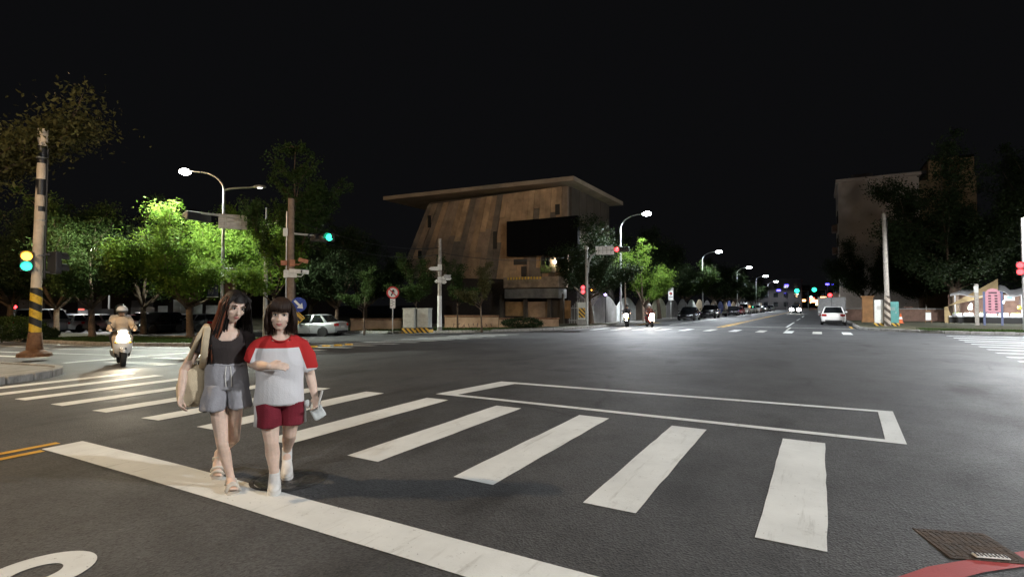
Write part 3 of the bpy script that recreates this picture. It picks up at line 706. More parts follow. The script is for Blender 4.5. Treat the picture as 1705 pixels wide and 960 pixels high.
for k in range(5): MB().box((-.06 + .1 * (k % 2), -.063, zp + .17 - .075 * k), (.13, .004, .03)).build('print', 'ink', pt)

# --- twin cabinets with hazard bases
for i, (px0, px1, lab) in enumerate(((674, 694, 'left pale grey street cabinet on yellow and black base'), (697, 717, 'right pale grey street cabinet on yellow and black base'))):
    d = 32.5; sc = d / FPX; p = spot((px0 + px1) / 2 , d, .13); w = (px1 - px0) * sc
    t = thing('street_cabinet', lab, 'cabinet', p, zrot(690) + R(-22), 'twin street cabinets')
    zt = height(514, d) - p.z
    MB().box((0, 0, .15), (w + .12, .75, .30)).build('base', 'hazard_small', t, bev=.015)
    MB().box((0, 0, .31 + (zt - .31) / 2), (w, .62, zt - .31)).build('body', 'cabinet', t, bev=.015)
    MB().box((0, -.318, .31 + (zt - .31) * .64), (w - .06, .02, (zt - .31) * .66)).build('door', 'cabinet', t, bev=.008)
    MB().box((0, -.316, .31 + (zt - .31) * .14), (w - .06, .02, (zt - .31) * .24)).build('lower_panel', 'cabinet', t, bev=.008)
    MB().box((0, 0, zt + .02), (w + .06, .68, .05)).build('cap', 'cabinet', t, bev=.01)
    for k in range(4): MB().box((0, -.33, zt - .32 - k * .05), (w * .5, .008, .016)).build('vent_slot', 'sign_back', t)
    MB().box((w * .36, -.335, zt - .6), (.03, .02, .12)).build('handle', 'galv', t)

# --- red signal mast at the far corner
d = 42.0; p = spot(977, d, .13); sc = d / FPX
t = thing('mast_signal', 'grey mast at far corner with red signal and street name board', 'mast signal', p, zrot(977))
top = height(414, d) - p.z
MB().tube([(0, 0, 0), (0, 0, top)], [.13, .10], 12).build('pole', 'pole_grey', t, smooth=True)
MB().lathe([(.14, top - .02), (.16, top + .1), (.05, top + .22)], 10).build('cap', 'white_plastic', t)
za = height(428, d) - p.z
MB().tube([(.1, 0, za - 1.2), (.14, 0, za - .45), (.35, 0, za + .1), (.8, 0, za + .4), (1.6, 0, za + .5), (3.3, 0, za + .5)], [.08, .08, .07, .065, .06, .05], 8).build('arm', 'pole_grey', t, smooth=True)
zc = height(417, d) - p.z
sg = MB().box((30 * sc, -.06, zc), (30 * sc, .03, 14 * sc)).build('name_board', 'sign_white', t)
mat('board_dark', (.20, .19, .17), .6)
for k in range(4): MB().box(((20 + k * 6.6) * sc, -.08, zc), (.03, .01, 11 * sc)).build('board_seam', 'board_dark', sg)
MB().box((30 * sc, -.079, zc), (28 * sc, .01, .03)).build('board_seam', 'board_dark', sg)
signal_head(t, (58 * sc, -.1, height(416, d) - p.z), R(-14), ['sig_red', 'lens_off', 'lens_off'], .16)
signal_head(t, (-.28, -.15, height(482, d) - p.z), 0, ['sig_red', 'sig_red'], .14, True)
signal_head(t, (.26, .05, height(484, d) - p.z), R(70), ['sig_amber', 'lens_off'], .12, True)
MB().box((.02, 0, height(478, d) - p.z), (.5, .06, .06)).build('bracket', 'pole_grey', t)
# control cabinet strapped beside it
p2 = spot(968, d - .2, .13)
t = thing('control_cabinet', 'narrow grey signal cabinet with striped plate beside red signal mast', 'cabinet', p2, zrot(968))
zt = height(504, d) - p2.z
MB().box((0, 0, zt * .5), (.62, .5, zt)).build('body', 'cabinet', t, bev=.02); MB().box((0, -.01, .22), (.68, .56, .44)).build('plinth', 'concrete', t, bev=.02)
MB().box((.04, -.262, zt * .55), (.5, .02, .75)).build('hazard_plate', 'hazard_small', t); MB().box((0, 0, zt + .02), (.68, .56, .05)).build('cap', 'cabinet', t)

# --- wooden pole with boards near the first far lamp, and a white sign post
d = 46.5; p = spot(1041, d, .13); sc = d / FPX
t = thing('direction_sign', 'brown finger board on dark post in front of white fence', 'direction sign', p, zrot(1041))
MB().tube([(0, -.3, 0), (0, -.3, height(448, d) - p.z)], .07, 8).build('post', 'pole_brown', t)
MB().box((.28, -.40, height(459, d) - p.z), (.72, .04, .42)).build('board', 'rust', t); MB().box((-.3, -.40, height(459, d) - p.z), (.5, .04, .16)).build('small_board', 'rust', t); MB().box((.18, -.42, height(465, d) - p.z), (.3, .12, .12)).build('fixture', 'white_plastic', t, bev=.02)
d = 60; p = spot(1117, d, .13); sc = d / FPX
t = thing('parking_sign', 'tall white sign plate on thin post before the grey fence panels', 'traffic sign', p, zrot(1117))
MB().tube([(0, 0, 0), (0, 0, height(484, d) - p.z)], .04, 8).build('post', 'sign_white', t)
zc = height(489, d) - p.z
sg = MB().box((0, -.06, zc), (8 * sc, .03, 21 * sc)).build('plate', 'sign_white', t)
MB().box((0, -.08, zc + .05), (.28, .008, .22)).build('symbol', 'sign_red', sg); MB().box((0, -.08, zc - .35), (.34, .008, .07)).build('print', 'ink', sg); MB().box((.05, -.086, zc + .02), (.08, .008, .30)).build('symbol_bar', 'ink', sg)

# --- right corner: striped pole, cabinets, cone, notice stand
d = 38.0; p = spot(1477, d, .13); sc = d / FPX
t = thing('utility_pole', 'concrete utility pole with dark spiral striped foot at right corner', 'utility pole', p, zrot(1477))
MB().tube([(0, 0, 2.1), (-.1, 0, height(355, d) - p.z)], [.15, .12], 12).build('pole', 'pole_concrete', t, smooth=True)
stripe_mat('hazard_faded', (.05, .035, .025), (.40, .34, .28), 2.0, .9)
MB().tube([(0, 0, 0), (0, 0, 2.1)], [.20, .17], 14).build('hazard_band', 'hazard_faded', t, smooth=True)
MB().tube([(.14, -.02, 2.1), (.08, -.02, height(360, d) - p.z)], .02, 6).build('conduit', 'black_metal', t)
for px, w, m, lab, zt_ in ((1463, 13, 'white_plastic', 'white door street cabinet at right corner, left of striped pole', 499), (1484, 20, 'teal', 'teal street cabinet at right corner behind striped pole', 502)):
    d = 38.6; p = spot(px, d, .13); t = thing('street_cabinet', lab, 'cabinet', p, zrot(px), 'cabinets at the right corner')
    zt = height(zt_, d) - p.z; w *= sc
    MB().box((0, 0, .1), (w + .05, .5, .2)).build('base', 'hazard_small', t)
    MB().box((0, 0, .2 + (zt - .2) / 2), (w, .46, zt - .2)).build('body', m, t, bev=.02)
    MB().box((0, -.235, .25 + (zt - .2) / 2), (w - .1, .02, zt - .4)).build('door', m, t, bev=.008); MB().box((w * .3, -.25, zt * .55), (.03, .02, .14)).build('handle', 'galv', t)
    for k in range(5): MB().box((0, -.248, zt * .5 + .25 + .05 * k), (w * .5, .006, .02)).build('print' if m != 'teal' else 'vent_slot', 'sign_back', t)
for px, d, lab in ((1499, 44, 'orange traffic cone beside the teal cabinet, right one'), (1494, 45, 'orange traffic cone half hidden behind the teal cabinet')):
    p = spot(px, d, .13); t = thing('traffic_cone', lab, 'traffic cone', p, 0, 'orange cones at right corner'); mat('cone_orange', (.62, .12, .02), .6)
    MB().box((0, 0, .02), (.42, .42, .04)).build('foot', 'cone_orange', t, bev=.01); MB().lathe([(.17, .04), (.03, .80), (.02, .81)], 14).build('body', 'cone_orange', t, smooth=True); MB().lathe([(.118, .33), (.085, .52)], 14).build('band', 'sign_white', t, smooth=True)
d = 45; p = spot(1545, d, .13); t = thing('notice_stand', 'small white notice on a folding stand under the big dark tree', 'notice', p, zrot(1545)); sc = d / FPX
MB().prism([(-.22, 0), (-.18, 0), (-.14, .95), (.14, .95), (.18, 0), (.22, 0), (.17, 1.02), (-.17, 1.02)], -.02, .02).build('frame', 'timber', t); MB().box((0, -.03, .55), (.36, .02, .62)).build('paper', 'sign_white', t); MB().tube([(-.12, 0, 1.0), (-.14, 0, 1.5)], .015, 6).build('stick', 'pole_concrete', t)

# --- mast with red signal at right picture edge
d = 30; p = spot(1707, d, .13); sc = d / FPX
t = thing('signal_pole', 'grey pole with twin red signals at the right edge', 'signal pole', p, zrot(1707))
MB().tube([(0, 0, 0), (0, 0, height(362, d) - p.z)], [.13, .11], 12).build('pole', 'pole_grey', t, smooth=True)
signal_head(t, (-.16, -.2, height(447, d) - p.z), 0, ['sig_red', 'sig_red'], .155, True)
MB().box((.0, -.06, height(440, d) - p.z), (.3, .12, .06)).build('bracket', 'pole_grey', t)
# ------------------------------------------------------------------ theatre building with slanted front
YB = 42.5
def fb(px, py, Y=YB): q = on_y(px, py, Y); return q
tones = []
for i, c in enumerate(((.36, .24, .145), (.46, .30, .175), (.27, .195, .135), (.19, .15, .115), (.52, .345, .20), (.30, .215, .15))):
    tones.append('facade_%s' % 'abcdef'[i]); mat(tones[-1], c, .85, var=.4, vscale=.7, bump=.3, bscale=6)
mat('facade_shaded', (.075, .058, .043), .9, var=.35, vscale=.5); mat('roof_slab', (.32, .25, .18), .8, var=.25, vscale=.6); mat('dark_wall', (.045, .035, .03), .9, var=.3); mat('board_wood', (.34, .19, .08), .8, var=.4, vscale=1.2); mat('canopy_band', (.27, .20, .14), .85, var=.5, vscale=1.5); mat('canopy_grey', (.17, .165, .155), .85, var=.4, vscale=1.3); mat('screen', (.004, .004, .0045), .95, spec=.1); mat('tan_wall', (.40, .26, .16), .9, var=.35, vscale=1.1, bump=.3)  # side wall colour darkened, its lack of light painted in
bl = thing('theatre_building', 'large dark brown building with slanted panelled front and flat overhanging roof', 'building', (-30, YB, ground_z(-30, YB)))
O = Vector(bl.location)
random.seed(11)
NCOL = 26
def edge_pt(u, v):
    """u 0..1 left to right, v 0 top .. 1 bottom of the slanted facade"""
    top = (712 + (945 - 712) * u, 341 + (309 - 341) * u); bot = (664 + (945 - 664) * u, 462 + (466 - 462) * u)
    return (top[0] + (bot[0] - top[0]) * v, top[1] + (bot[1] - top[1]) * v)
for c in range(NCOL):
    u0, u1 = c / NCOL, (c + 1) / NCOL
    cutsv = [0] + sorted(random.uniform(.15, .9) for _ in range(random.choice((0, 1, 1, 2)))) + [1]
    for a, b_ in zip(cutsv, cutsv[1:]):
        dep = random.uniform(-.07, .07)
        q = [fb(*edge_pt(u, v)) - O for u, v in ((u0 + .0008, a), (u1 - .0008, a), (u1 - .0008, b_ - .003), (u0 + .0008, b_ - .003))]
        f = [Vector((p.x, p.y + dep, p.z)) for p in q]; k = [Vector((p.x, p.y + .45, p.z)) for p in q]
        MB().add(f + k, [(0, 1, 2, 3), (7, 6, 5, 4), (0, 4, 5, 1), (1, 5, 6, 2), (2, 6, 7, 3), (3, 7, 4, 0)]).build('panel', random.choice(tones), bl)
# body behind the panels, side wall, lower storeys
tl, tr_, blp, brp = [fb(*edge_pt(u, v)) - O for u, v in ((0, 0), (1, 0), (0, 1), (1, 1))]
zr = tr_.z; gz = 0
xr = tr_.x; xl = tl.x
co = MB(); yb0, yb1 = .3, 10.5
co.add([(blp.x, yb0, blp.z), (xr, yb0, brp.z), (xr, yb0, zr), (xl, yb0, zr), (blp.x, yb1, blp.z), (xr, yb1, brp.z), (xr, yb1, zr), (xl, yb1, zr)], [(0, 1, 2, 3), (5, 4, 7, 6), (1, 5, 6, 2), (4, 0, 3, 7), (3, 2, 6, 7), (0, 4, 5, 1)])
co.build('core', 'facade_shaded', bl)
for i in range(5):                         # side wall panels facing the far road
    y0 = .5 + i * 1.8; MB().box((xr + .07, y0 + .85, (zr + brp.z) / 2), (.14, 1.7, zr - brp.z - .05)).build('side_panel', 'facade_shaded', bl)
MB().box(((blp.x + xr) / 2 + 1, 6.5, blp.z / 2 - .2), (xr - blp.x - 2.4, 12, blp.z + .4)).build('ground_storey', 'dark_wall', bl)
# roof slab: overhangs front and both ends, edge rises slightly
rp = [on_y(638, 333, YB - 1.6) - O, on_y(955, 300, YB - 1.6) - O]
th = .36
rf = MB()
for yy, dz in ((-1.6, 0), (17.5, .2)):
    pass
zl, zrr = rp[0].z, rp[1].z; xl2, xr2 = rp[0].x, rp[1].x
rf.add([(xl2, -1.6, zl), (xr2, -1.6, zrr), (xr2, 11.2, zrr), (xl2, 11.2, zl), (xl2, -1.6, zl + th), (xr2, -1.6, zrr + th), (xr2, 11.2, zrr + th), (xl2, 11.2, zl + th)], [(3, 2, 1, 0), (4, 5, 6, 7), (0, 1, 5, 4), (1, 2, 6, 5), (2, 3, 7, 6), (3, 0, 4, 7)])
roof = rf.build('roof', 'roof_slab', bl)
def slot(px, py, w, h, m='black', name='window'):
    q = fb(px, py) - O; MB().box((q.x, -.10, q.z), (w, .08, h)).build(name, m, bl)
slot(716, 369, .35, 1.2); slot(929, 349, .4, .9); slot(825, 400, .35, 1.6); slot(867, 436, 1.3, .5); slot(873, 452, .5, .9); slot(914, 441, 1.5, 1.4, 'glass_dark'); slot(700, 424, .4, .8)
# entrance canopies and boarded ground floor to the right
a, b_ = on_y(838, 462, YB - 2.0) - O, on_y(930, 478, YB - 2.0) - O
MB().box(((a.x + b_.x) / 2, -1.0, (a.z + b_.z) / 2), (b_.x - a.x, 2.0, a.z - b_.z)).build('canopy', 'canopy_band', bl, bev=.02)
for k in range(12): MB().box((a.x + .5 + k * .28, -2.03, a.z - .1), (.17, .05, .22)).build('canopy_trim', 'sign_yellow', bl, bev=.03)
a2, b2 = on_y(840, 481, YB - 1.7) - O, on_y(930, 496, YB - 1.7) - O
MB().box(((a2.x + b2.x) / 2, -.85, (a2.z + b2.z) / 2), (b2.x - a2.x, 1.7, a2.z - b2.z)).build('lower_canopy', 'canopy_grey', bl, bev=.02)
for px0, px1, py0, py1, m in ((841, 873, 502, 526, 'board_wood'), (876, 912, 502, 528, 'tan_wall'), (918, 934, 500, 530, 'facade_shaded'), (752, 800, 505, 530, 'dark_wall'), (940, 950, 500, 530, 'board_wood')):
    a, b_ = on_y(px0, py0, YB - .7) - O, on_y(px1, py1, YB - .7) - O; MB().box(((a.x + b_.x) / 2, -.66, (a.z + b_.z) / 2), (b_.x - a.x, .08, a.z - b_.z)).build('boarded_opening', m, bl)
for px in (836, 875, 915, 936): q = on_y(px, 515, YB - .9) - O; MB().box((q.x, -.9, q.z), (.3, .3, 2.6)).build('column', 'facade_shaded', bl)
# blank video screen fixed in front of the facade
a, b_ = on_y(845, 369, YB - .9), on_y(963, 421, YB - .9); c_ = (a + b_) / 2; w, h = b_.x - a.x, a.z - b_.z
sc_ = thing('video_screen', 'large blank black video screen mounted on the brown facade', 'screen', (c_.x, YB - .9, b_.z), 0)
MB().box((0, .1, h / 2), (w, .45, h)).build('casing', 'screen', sc_, bev=.03)
for i in range(8):
    for j in range(4): MB().box((-w / 2 + (i + .5) * w / 8, -.145, (j + .5) * h / 4), (w / 8 - .02, .05, h / 4 - .02)).build('screen_panel', 'screen', sc_)
MB().box((0, .3, -.4), (.25, .25, .9)).build('support', 'black_metal', sc_)
# low tan garden walls in front
for i, (px0, px1, pyt, pyb, lab) in enumerate(((741, 830, 527, 540, 'low tan garden wall with graffiti behind the slim young tree'), (831, 930, 531, 541, 'low tan wall in front of the boarded ground floor'), (585, 668, 532, 541, 'low brown wall behind the round prohibition sign'))):
    d = 39.5; a, b_ = spot(px0, d, .13), spot(px1, d, .13); Lw = (b_ - a).length; hh = height(pyt, d) - a.z
    t = thing('garden_wall', lab, 'low wall', a, math.atan2(b_.y - a.y, b_.x - a.x), 'low garden walls')
    MB().box((Lw / 2, 0, hh / 2 - .05), (Lw, .3, hh + .1)).build('wall', 'tan_wall', t); MB().box((Lw / 2, 0, hh + .05), (Lw + .1, .42, .12)).build('coping', 'rust', t, bev=.02)
    if i == 0:
        gm = MB()
        for k in range(9): gm.tube([(.7 + k * .33 + random.uniform(-.1, .1), -.156, random.uniform(.1, .4)) for _ in range(5)], .016, 4)
        gm.build('graffiti', 'ink', t)

# ------------------------------------------------------------------ scalloped picket fence along the far pavement
fn_cols = {'panel_white': (.72, .74, .74), 'panel_grey': (.30, .29, .28), 'panel_tan': (.44, .36, .24), 'panel_blue': (.10, .14, .38), 'panel_olive': (.30, .30, .20), 'panel_brown': (.22, .18, .14), 'panel_pale': (.55, .55, .52)}
for k, c in fn_cols.items(): mat(k, c, .7, var=.25, vscale=1.3)
FX = -17.0
fe = thing('scalloped_fence', 'long fence of arched painted panels running along the far pavement', 'fence', (FX, 44, ground_z(FX, 44) + .13))
order = ['panel_grey', 'panel_white', 'panel_brown', 'panel_olive', 'panel_grey', 'panel_pale', 'panel_white', 'panel_tan', 'panel_grey', 'panel_tan', 'panel_blue', 'panel_tan', 'panel_blue', 'panel_tan', 'panel_white', 'panel_grey']
yf = 0.0
def arch(w, h0, h1, n=12):
    pts = [(0, 0), (w, 0), (w, h0 * .92)]
    for i in range(n + 1):
        u = i / n; pts.append((w - u * w, h0 + (h1 - h0) * (1 - abs(2 * u - 1) ** 1.9)))
    pts.append((0, h0 * .92)); return pts
k = 0
while yf < 150:
    w = random.uniform(5.8, 6.8) if k < 6 else random.uniform(5.5, 8.0); h1 = random.uniform(2.3, 2.6)
    M = Matrix.Rotation(R(90), 3, 'Z')
    zoff = ground_z(FX, 44 + yf) - ground_z(FX, 44)
    pn = MB().prism(arch(w - .14, 1.35, h1), -.04, .04, M, (0, yf, zoff)).build('panel', order[k % len(order)], fe)
    if k < 7:
        br = MB(); nb = 26
        for j in range(nb):
            u = (j + .5) / nb; hh = 1.35 + (h1 - 1.35) * (1 - abs(2 * u - 1) ** 1.9); br.box((.07, yf + u * (w - .14), zoff + hh / 2), (.05, .09, hh - .03))
        br.build('pickets', order[k % len(order)], fe)
    MB().box((0, yf - .07, zoff + .75), (.14, .12, 1.5)).build('post', 'panel_pale', fe)
    yf += w; k += 1
# fence return along the front, plain bars
a = Vector((FX, 44, 0)); t = thing('railing', 'short white railing turning the corner left of the scalloped fence', 'railing', (FX - .1, 43.8, ground_z(FX, 44) + .13), R(200))
for j in range(16): MB().box((.12 + j * .14, 0, .85 + .25 * math.sin(j * .35)), (.05, .05, 1.7 + .5 * math.sin(j * .35))).build('bar', 'panel_pale', t)
for zz in (.25, 1.3): MB().box((1.15, 0, zz), (2.3, .06, .07)).build('rail', 'panel_pale', t)
t = thing('lamp_bollard', 'small purple lit lamp on a thin stick above the railing', 'lamp', spot(1008, 47, .13)); MB().tube([(0, 0, 0), (0, 0, height(491, 47) - t.location.z)], .03, 6).build('post', 'black_metal', t); MB().ell((0, 0, height(490, 47) - t.location.z), (.11, .11, .09)).build('lamp', 'purple_led', t)

# ------------------------------------------------------------------ white hoarding and low buildings beyond the left verge
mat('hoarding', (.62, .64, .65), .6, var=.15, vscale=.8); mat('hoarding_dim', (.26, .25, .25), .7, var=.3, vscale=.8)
ho = thing('hoarding', 'row of pale metal hoarding panels behind the parked cars at left', 'hoarding', spot(200, 52), zrot(200) + R(0))
hbase = Vector(ho.location); Mi = ho.rotation_euler.to_matrix().inverted()
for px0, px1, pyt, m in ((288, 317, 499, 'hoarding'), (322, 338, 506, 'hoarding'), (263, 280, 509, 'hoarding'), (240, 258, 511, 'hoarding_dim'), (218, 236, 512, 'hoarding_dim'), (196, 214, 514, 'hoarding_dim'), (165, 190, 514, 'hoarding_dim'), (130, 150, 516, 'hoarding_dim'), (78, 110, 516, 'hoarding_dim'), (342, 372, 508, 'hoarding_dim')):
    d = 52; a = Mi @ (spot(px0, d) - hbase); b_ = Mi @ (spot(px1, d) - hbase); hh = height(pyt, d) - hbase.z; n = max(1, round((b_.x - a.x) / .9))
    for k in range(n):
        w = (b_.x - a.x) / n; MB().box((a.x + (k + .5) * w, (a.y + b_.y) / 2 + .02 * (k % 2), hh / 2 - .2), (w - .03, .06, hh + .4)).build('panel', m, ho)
for (px, py, w, h, lab) in ((136, 528, 8, 13, 'lit red shop panel far behind the left verge trees'), (186, 527, 5, 9, 'small dim red light far behind the left verge trees')):
    d = 60; p = spot(px, d); t = thing('shop_sign', lab, 'sign', p, zrot(px)); hz = height(py - 8, d) - p.z
    MB().box((0, 0, hz / 2), (.12, .12, hz)).build('post', 'black_metal', t); MB().box((0, -.1, hz), (w * d / FPX, .15, h * d / FPX)).build('lit_face', 'red_sign_lit', t, bev=.03)
p = spot(25, 60); t = thing('signal_pole', 'distant red signal at the far left above the hedge', 'signal pole', p, zrot(25)); MB().tube([(0, 0, 0), (0, 0, height(514, 60) - p.z)], .07, 8).build('pole', 'pole_grey', t); signal_head(t, (0, -.15, height(514, 60) - p.z), 0, ['sig_red', 'lens_off'], .19, True)
# dark block behind the verge trees
t = thing('low_building', 'long dark low building behind the left trees and parked cars', 'building', spot(150, 75), zrot(150)); MB().box((-3, 3, 2.6), (75, 6, 5.2)).build('wall', 'dark_wall', t); MB().box((-3, 2.8, 5.3), (76, 7, .3)).build('roof', 'facade_shaded', t)
for k in range(10): MB().box((-30 + k * 6, -.04, 1.5), (2.6, .08, 2.4)).build('shutter', 'hoarding_dim', t)

# ------------------------------------------------------------------ right side buildings
mat('pale_wall', (.50, .42, .36), .85, var=.2, vscale=.3); mat('tan_block', (.48, .33, .18), .85, var=.25, vscale=.4); mat('roof_dark', (.05, .045, .045), .8); mat('brown_pillar', (.26, .13, .05), .85, var=.35, vscale=2); mat('brick_dim', (.20, .12, .09), .9, var=.3, vscale=3)
d = 72; p = spot(1472, d, 0); sc = d / FPX
t = thing('corner_block', 'tall pale flat sided block rising behind the big dark tree', 'building', p, R(0))
w = 9; zt = height(296, d) - p.z; x0 = -5.0
MB().box((x0 + w / 2, 6, zt / 2), (w, 12, zt)).build('wall', 'pale_wall', t)
MB().box((x0 + w / 2, 6, zt + .2), (w + .5, 12.5, .4)).build('parapet', 'pale_wall', t)
for k in range(4):
    for j in range(2): MB().box((x0 - .03, 2.0 + j * 5, 4.0 + k * 3.3), (.1, 1.6, 1.7)).build('window', 'glass_dark', t)
    MB().box((x0 - .35, 7, 3.0 + k * 3.3), (.7, 3, .9)).build('balcony', 'brick_dim', t)
MB().box((x0 + .8, -.1, 5.2), (1.5, .3, 2.2)).build('side_sign', 'panel_pale', t)
MB().box((x0 + 3, 5, zt + 1.0), (2.6, 3, 1.2)).build('roof_tank', 'roof_dark', t)
d = 84; p = spot(1568, d, 0); t = thing('tan_block', 'tan upper storeys with square opening above the big dark tree', 'building', p, R(0)); zt = height(262, d) - p.z
MB().box((0, 4, zt / 2 - 1.6), (9.0, 8, zt - 3.2)).build('wall', 'tan_block', t)
for x_, w_ in ((-1.6, 1.8), (2.2, 1.8)): MB().box((x_ + 1.2, 4, zt - 1.6), (w_, 8, 3.4)).build('roof_room', 'tan_block', t)
MB().box((1.5, 4, zt - .1), (5.6, 8, .4)).build('roof_lintel', 'tan_block', t); MB().box((-4.5, 2, zt - 2.2), (5.5, 7, .5)).build('roof_terrace', 'roof_dark', t)
# gate pillar and garden wall under the trees
for i, (px, d, w, pyt, m, lab) in enumerate(((1444, 47, 15, 495, 'brown_pillar', 'square orange brown gate pillar at the right corner'), (1404, 60, 6, 500, 'panel_pale', 'pale slim gate post by the white hatchback'), (1512, 52, 9, 512, 'brick_dim', 'low brick pillar under the big dark tree'))):
    p = spot(px, d, .13); t = thing('gate_pillar', lab, 'gate pillar', p, 0, 'gate pillars on the right'); sc = d / FPX; hh = height(pyt, d) - p.z
    MB().box((0, 0, hh / 2), (w * sc, w * sc, hh)).build('shaft', m, t, bev=.02); MB().box((0, 0, hh + .06), (w * sc + .16, w * sc + .16, .14)).build('cap', m, t, bev=.02); MB().box((0, 0, .12), (w * sc + .1, w * sc + .1, .24)).build('foot', m, t)
p = spot(1540, 50, .13); t = thing('garden_wall', 'long low dark brick wall under the right hand trees', 'low wall', p, 0, 'low garden walls'); MB().box((0, 0, .55), (13, .3, 1.1)).build('wall', 'brick_dim', t); MB().box((0, 0, 1.14), (13.1, .42, .1)).build('coping', 'concrete', t)
# ------------------------------------------------------------------ lit fruit stall with tarpaulin
d = 44; p = spot(1668, d, .13); sc = d / FPX
st = thing('market_stall', 'open fruit stall with white awning and bright lamps at right', 'market stall', p, zrot(1668))
mat('tarp', (.42, .31, .16), .8, var=.3, vscale=1.2); mat('awning', (.70, .70, .72), .6, var=.15); mat('stall_cloth', (.74, .76, .78), .7, var=.12)
zt = height(491, d) - p.z
for x_ in (-2.9, 0.0, 1.2, 3.4):
    MB().box((x_, -.9, zt / 2), (.09, .09, zt)).build('post', 'awning', st)
    MB().box((x_, 1.6, zt / 2 + .1), (.09, .09, zt + .2)).build('post', 'awning', st)
aw = MB(); nseg = 22; top_r = []; bot_r = []
for i in range(nseg + 1):
    x_ = -3.2 + i * (6.8 / nseg); zz = zt + .12 * math.sin(i * .9) + (.28 if i in (10, 11, 17, 18) else 0)
    top_r.append((x_, -1.15, zz)); bot_r.append((x_, 1.9, zz + .55))
aw.add(top_r + bot_r + [(a_[0], a_[1], a_[2] - .06) for a_ in top_r + bot_r], [(i, i + 1, nseg + 2 + i, nseg + 1 + i) for i in range(nseg)] + [(2 * nseg + 2 + i, 3 * nseg + 3 + i, 3 * nseg + 4 + i, 2 * nseg + 3 + i) for i in range(nseg)] + [(i, 2 * nseg + 2 + i, 2 * nseg + 3 + i, i + 1) for i in range(nseg)])
aw.build('awning', 'awning', st)
MB().box((.4, -.6, .55), (7.4, 1.3, .1)).build('counter', 'stall_cloth', st); MB().box((.4, -1.2, .28), (7.4, .06, .5)).build('counter_skirt', 'black', st)
MB().add([(-3.4, -1.0, zt - .9), (-.2, -1.0, zt + 1.3), (-.2, -.9, zt + 1.3), (-3.4, -.9, zt - .9), (-.2, -1.0, zt + .1), (-.2, -.9, zt + .1), (-3.0, -1.0, 0), (-3.0, -.9, 0), (-3.6, -1.0, 0), (-3.6, -.9, 0), (-3.6, -1.0, zt - 1), (-3.6, -.9, zt - 1)], [(0, 1, 4), (2, 3, 5), (0, 1, 2, 3), (1, 4, 5, 2), (4, 0, 3, 5), (10, 0, 6, 8), (11, 9, 7, 3), (0, 3, 7, 6), (8, 9, 11, 10)]).build('tarpaulin', 'tarp', st)
MB().box((0, 1.8, 1.2), (7, .1, 2.4)).build('back_panel', 'brick_dim', st)
fruit_mats = [mat('fruit_green', (.16, .28, .05), .5), mat('fruit_yellow', (.55, .42, .06), .5), mat('fruit_red', (.45, .06, .04), .45), mat('fruit_orange', (.55, .22, .03), .5), mat('melon_pale', (.6, .62, .5), .5)]
random.seed(21)
for i in range(9):
    x_ = -2.8 + i * .72; q = st.matrix_basis @ Vector((x_, -.62 + .1 * (i % 2), .60))
    hue = ['green', 'pale', 'green', 'red', 'pale', 'yellow', 'white', 'orange', 'pale'][i]
    ct = thing('fruit_crate', ['leftmost crate of green fruit on the stall counter', 'crate of pale melons second from left on the stall', 'crate of green fruit behind the wooden stall post', 'crate of red fruit left of the pink sign', 'crate of pale melons behind the pink sign', 'crate of yellow fruit right of the pink sign', 'white lined crate of melons right of the pink sign', 'crate of orange fruit near the stall post', 'rightmost crate of pale melons on the stall'][i], 'crate', st.matrix_basis @ Vector((x_, -.62 + .1 * (i % 2), .60)), zrot(1668), 'fruit crates on the stall')
    bx = MB(); bx.box((0, 0, .01), (.6, .5, .02)); bx.box((0, -.25, .1), (.6, .02, .2)); bx.box((0, .25, .1), (.6, .02, .2)); bx.box((-.3, 0, .1), (.02, .5, .2)); bx.box((.3, 0, .1), (.02, .5, .2)); bx.build('tray', 'stall_cloth', ct)
    fm = fruit_mats[{'green': 0, 'yellow': 1, 'red': 2, 'orange': 3, 'pale': 4, 'white': 4}[hue]]
    for k in range(12): MB().ell((-.21 + .14 * (k % 4), -.15 + .15 * (k // 4), .17 + random.uniform(0, .05)), (.075, .075, .07), 8, 5).build('fruit', fm, ct, smooth=2)
for i, x_ in enumerate((-1.9, .05, 2.6)):
    q = st.matrix_basis @ Vector((x_, -.75, 1.52 if i != 1 else 1.75))
    lt = thing('hanging_lamp', ['left bare bright bulb hanging in the fruit stall', 'bright bulb hanging beside the wooden post in the stall', 'right bright bulb hanging under the stall awning'][i], 'lamp', q, 0, 'bulbs in the fruit stall')
    MB().tube([(0, 0, .12), (0, 0, zt - 1.5)], .012, 5).build('cord', 'black', lt); MB().lathe([(.03, .0), (.09, .06), (.04, .14)], 10, None, (0, 0, -.02)).build('cap', 'awning', lt); MB().ell((0, 0, -.03), (.10, .10, .11), 12, 8).build('bulb', 'shop_light', lt, smooth=2)
    ld = bpy.data.lights.new('bulb_light', 'POINT'); ld.energy = 220; ld.color = (.92, .97, 1.0); ld.shadow_soft_size = .1; lo = bpy.data.objects.new('bulb_light', ld); COL.objects.link(lo); lo.parent = lt; lo.location = (0, -.25, -.16)
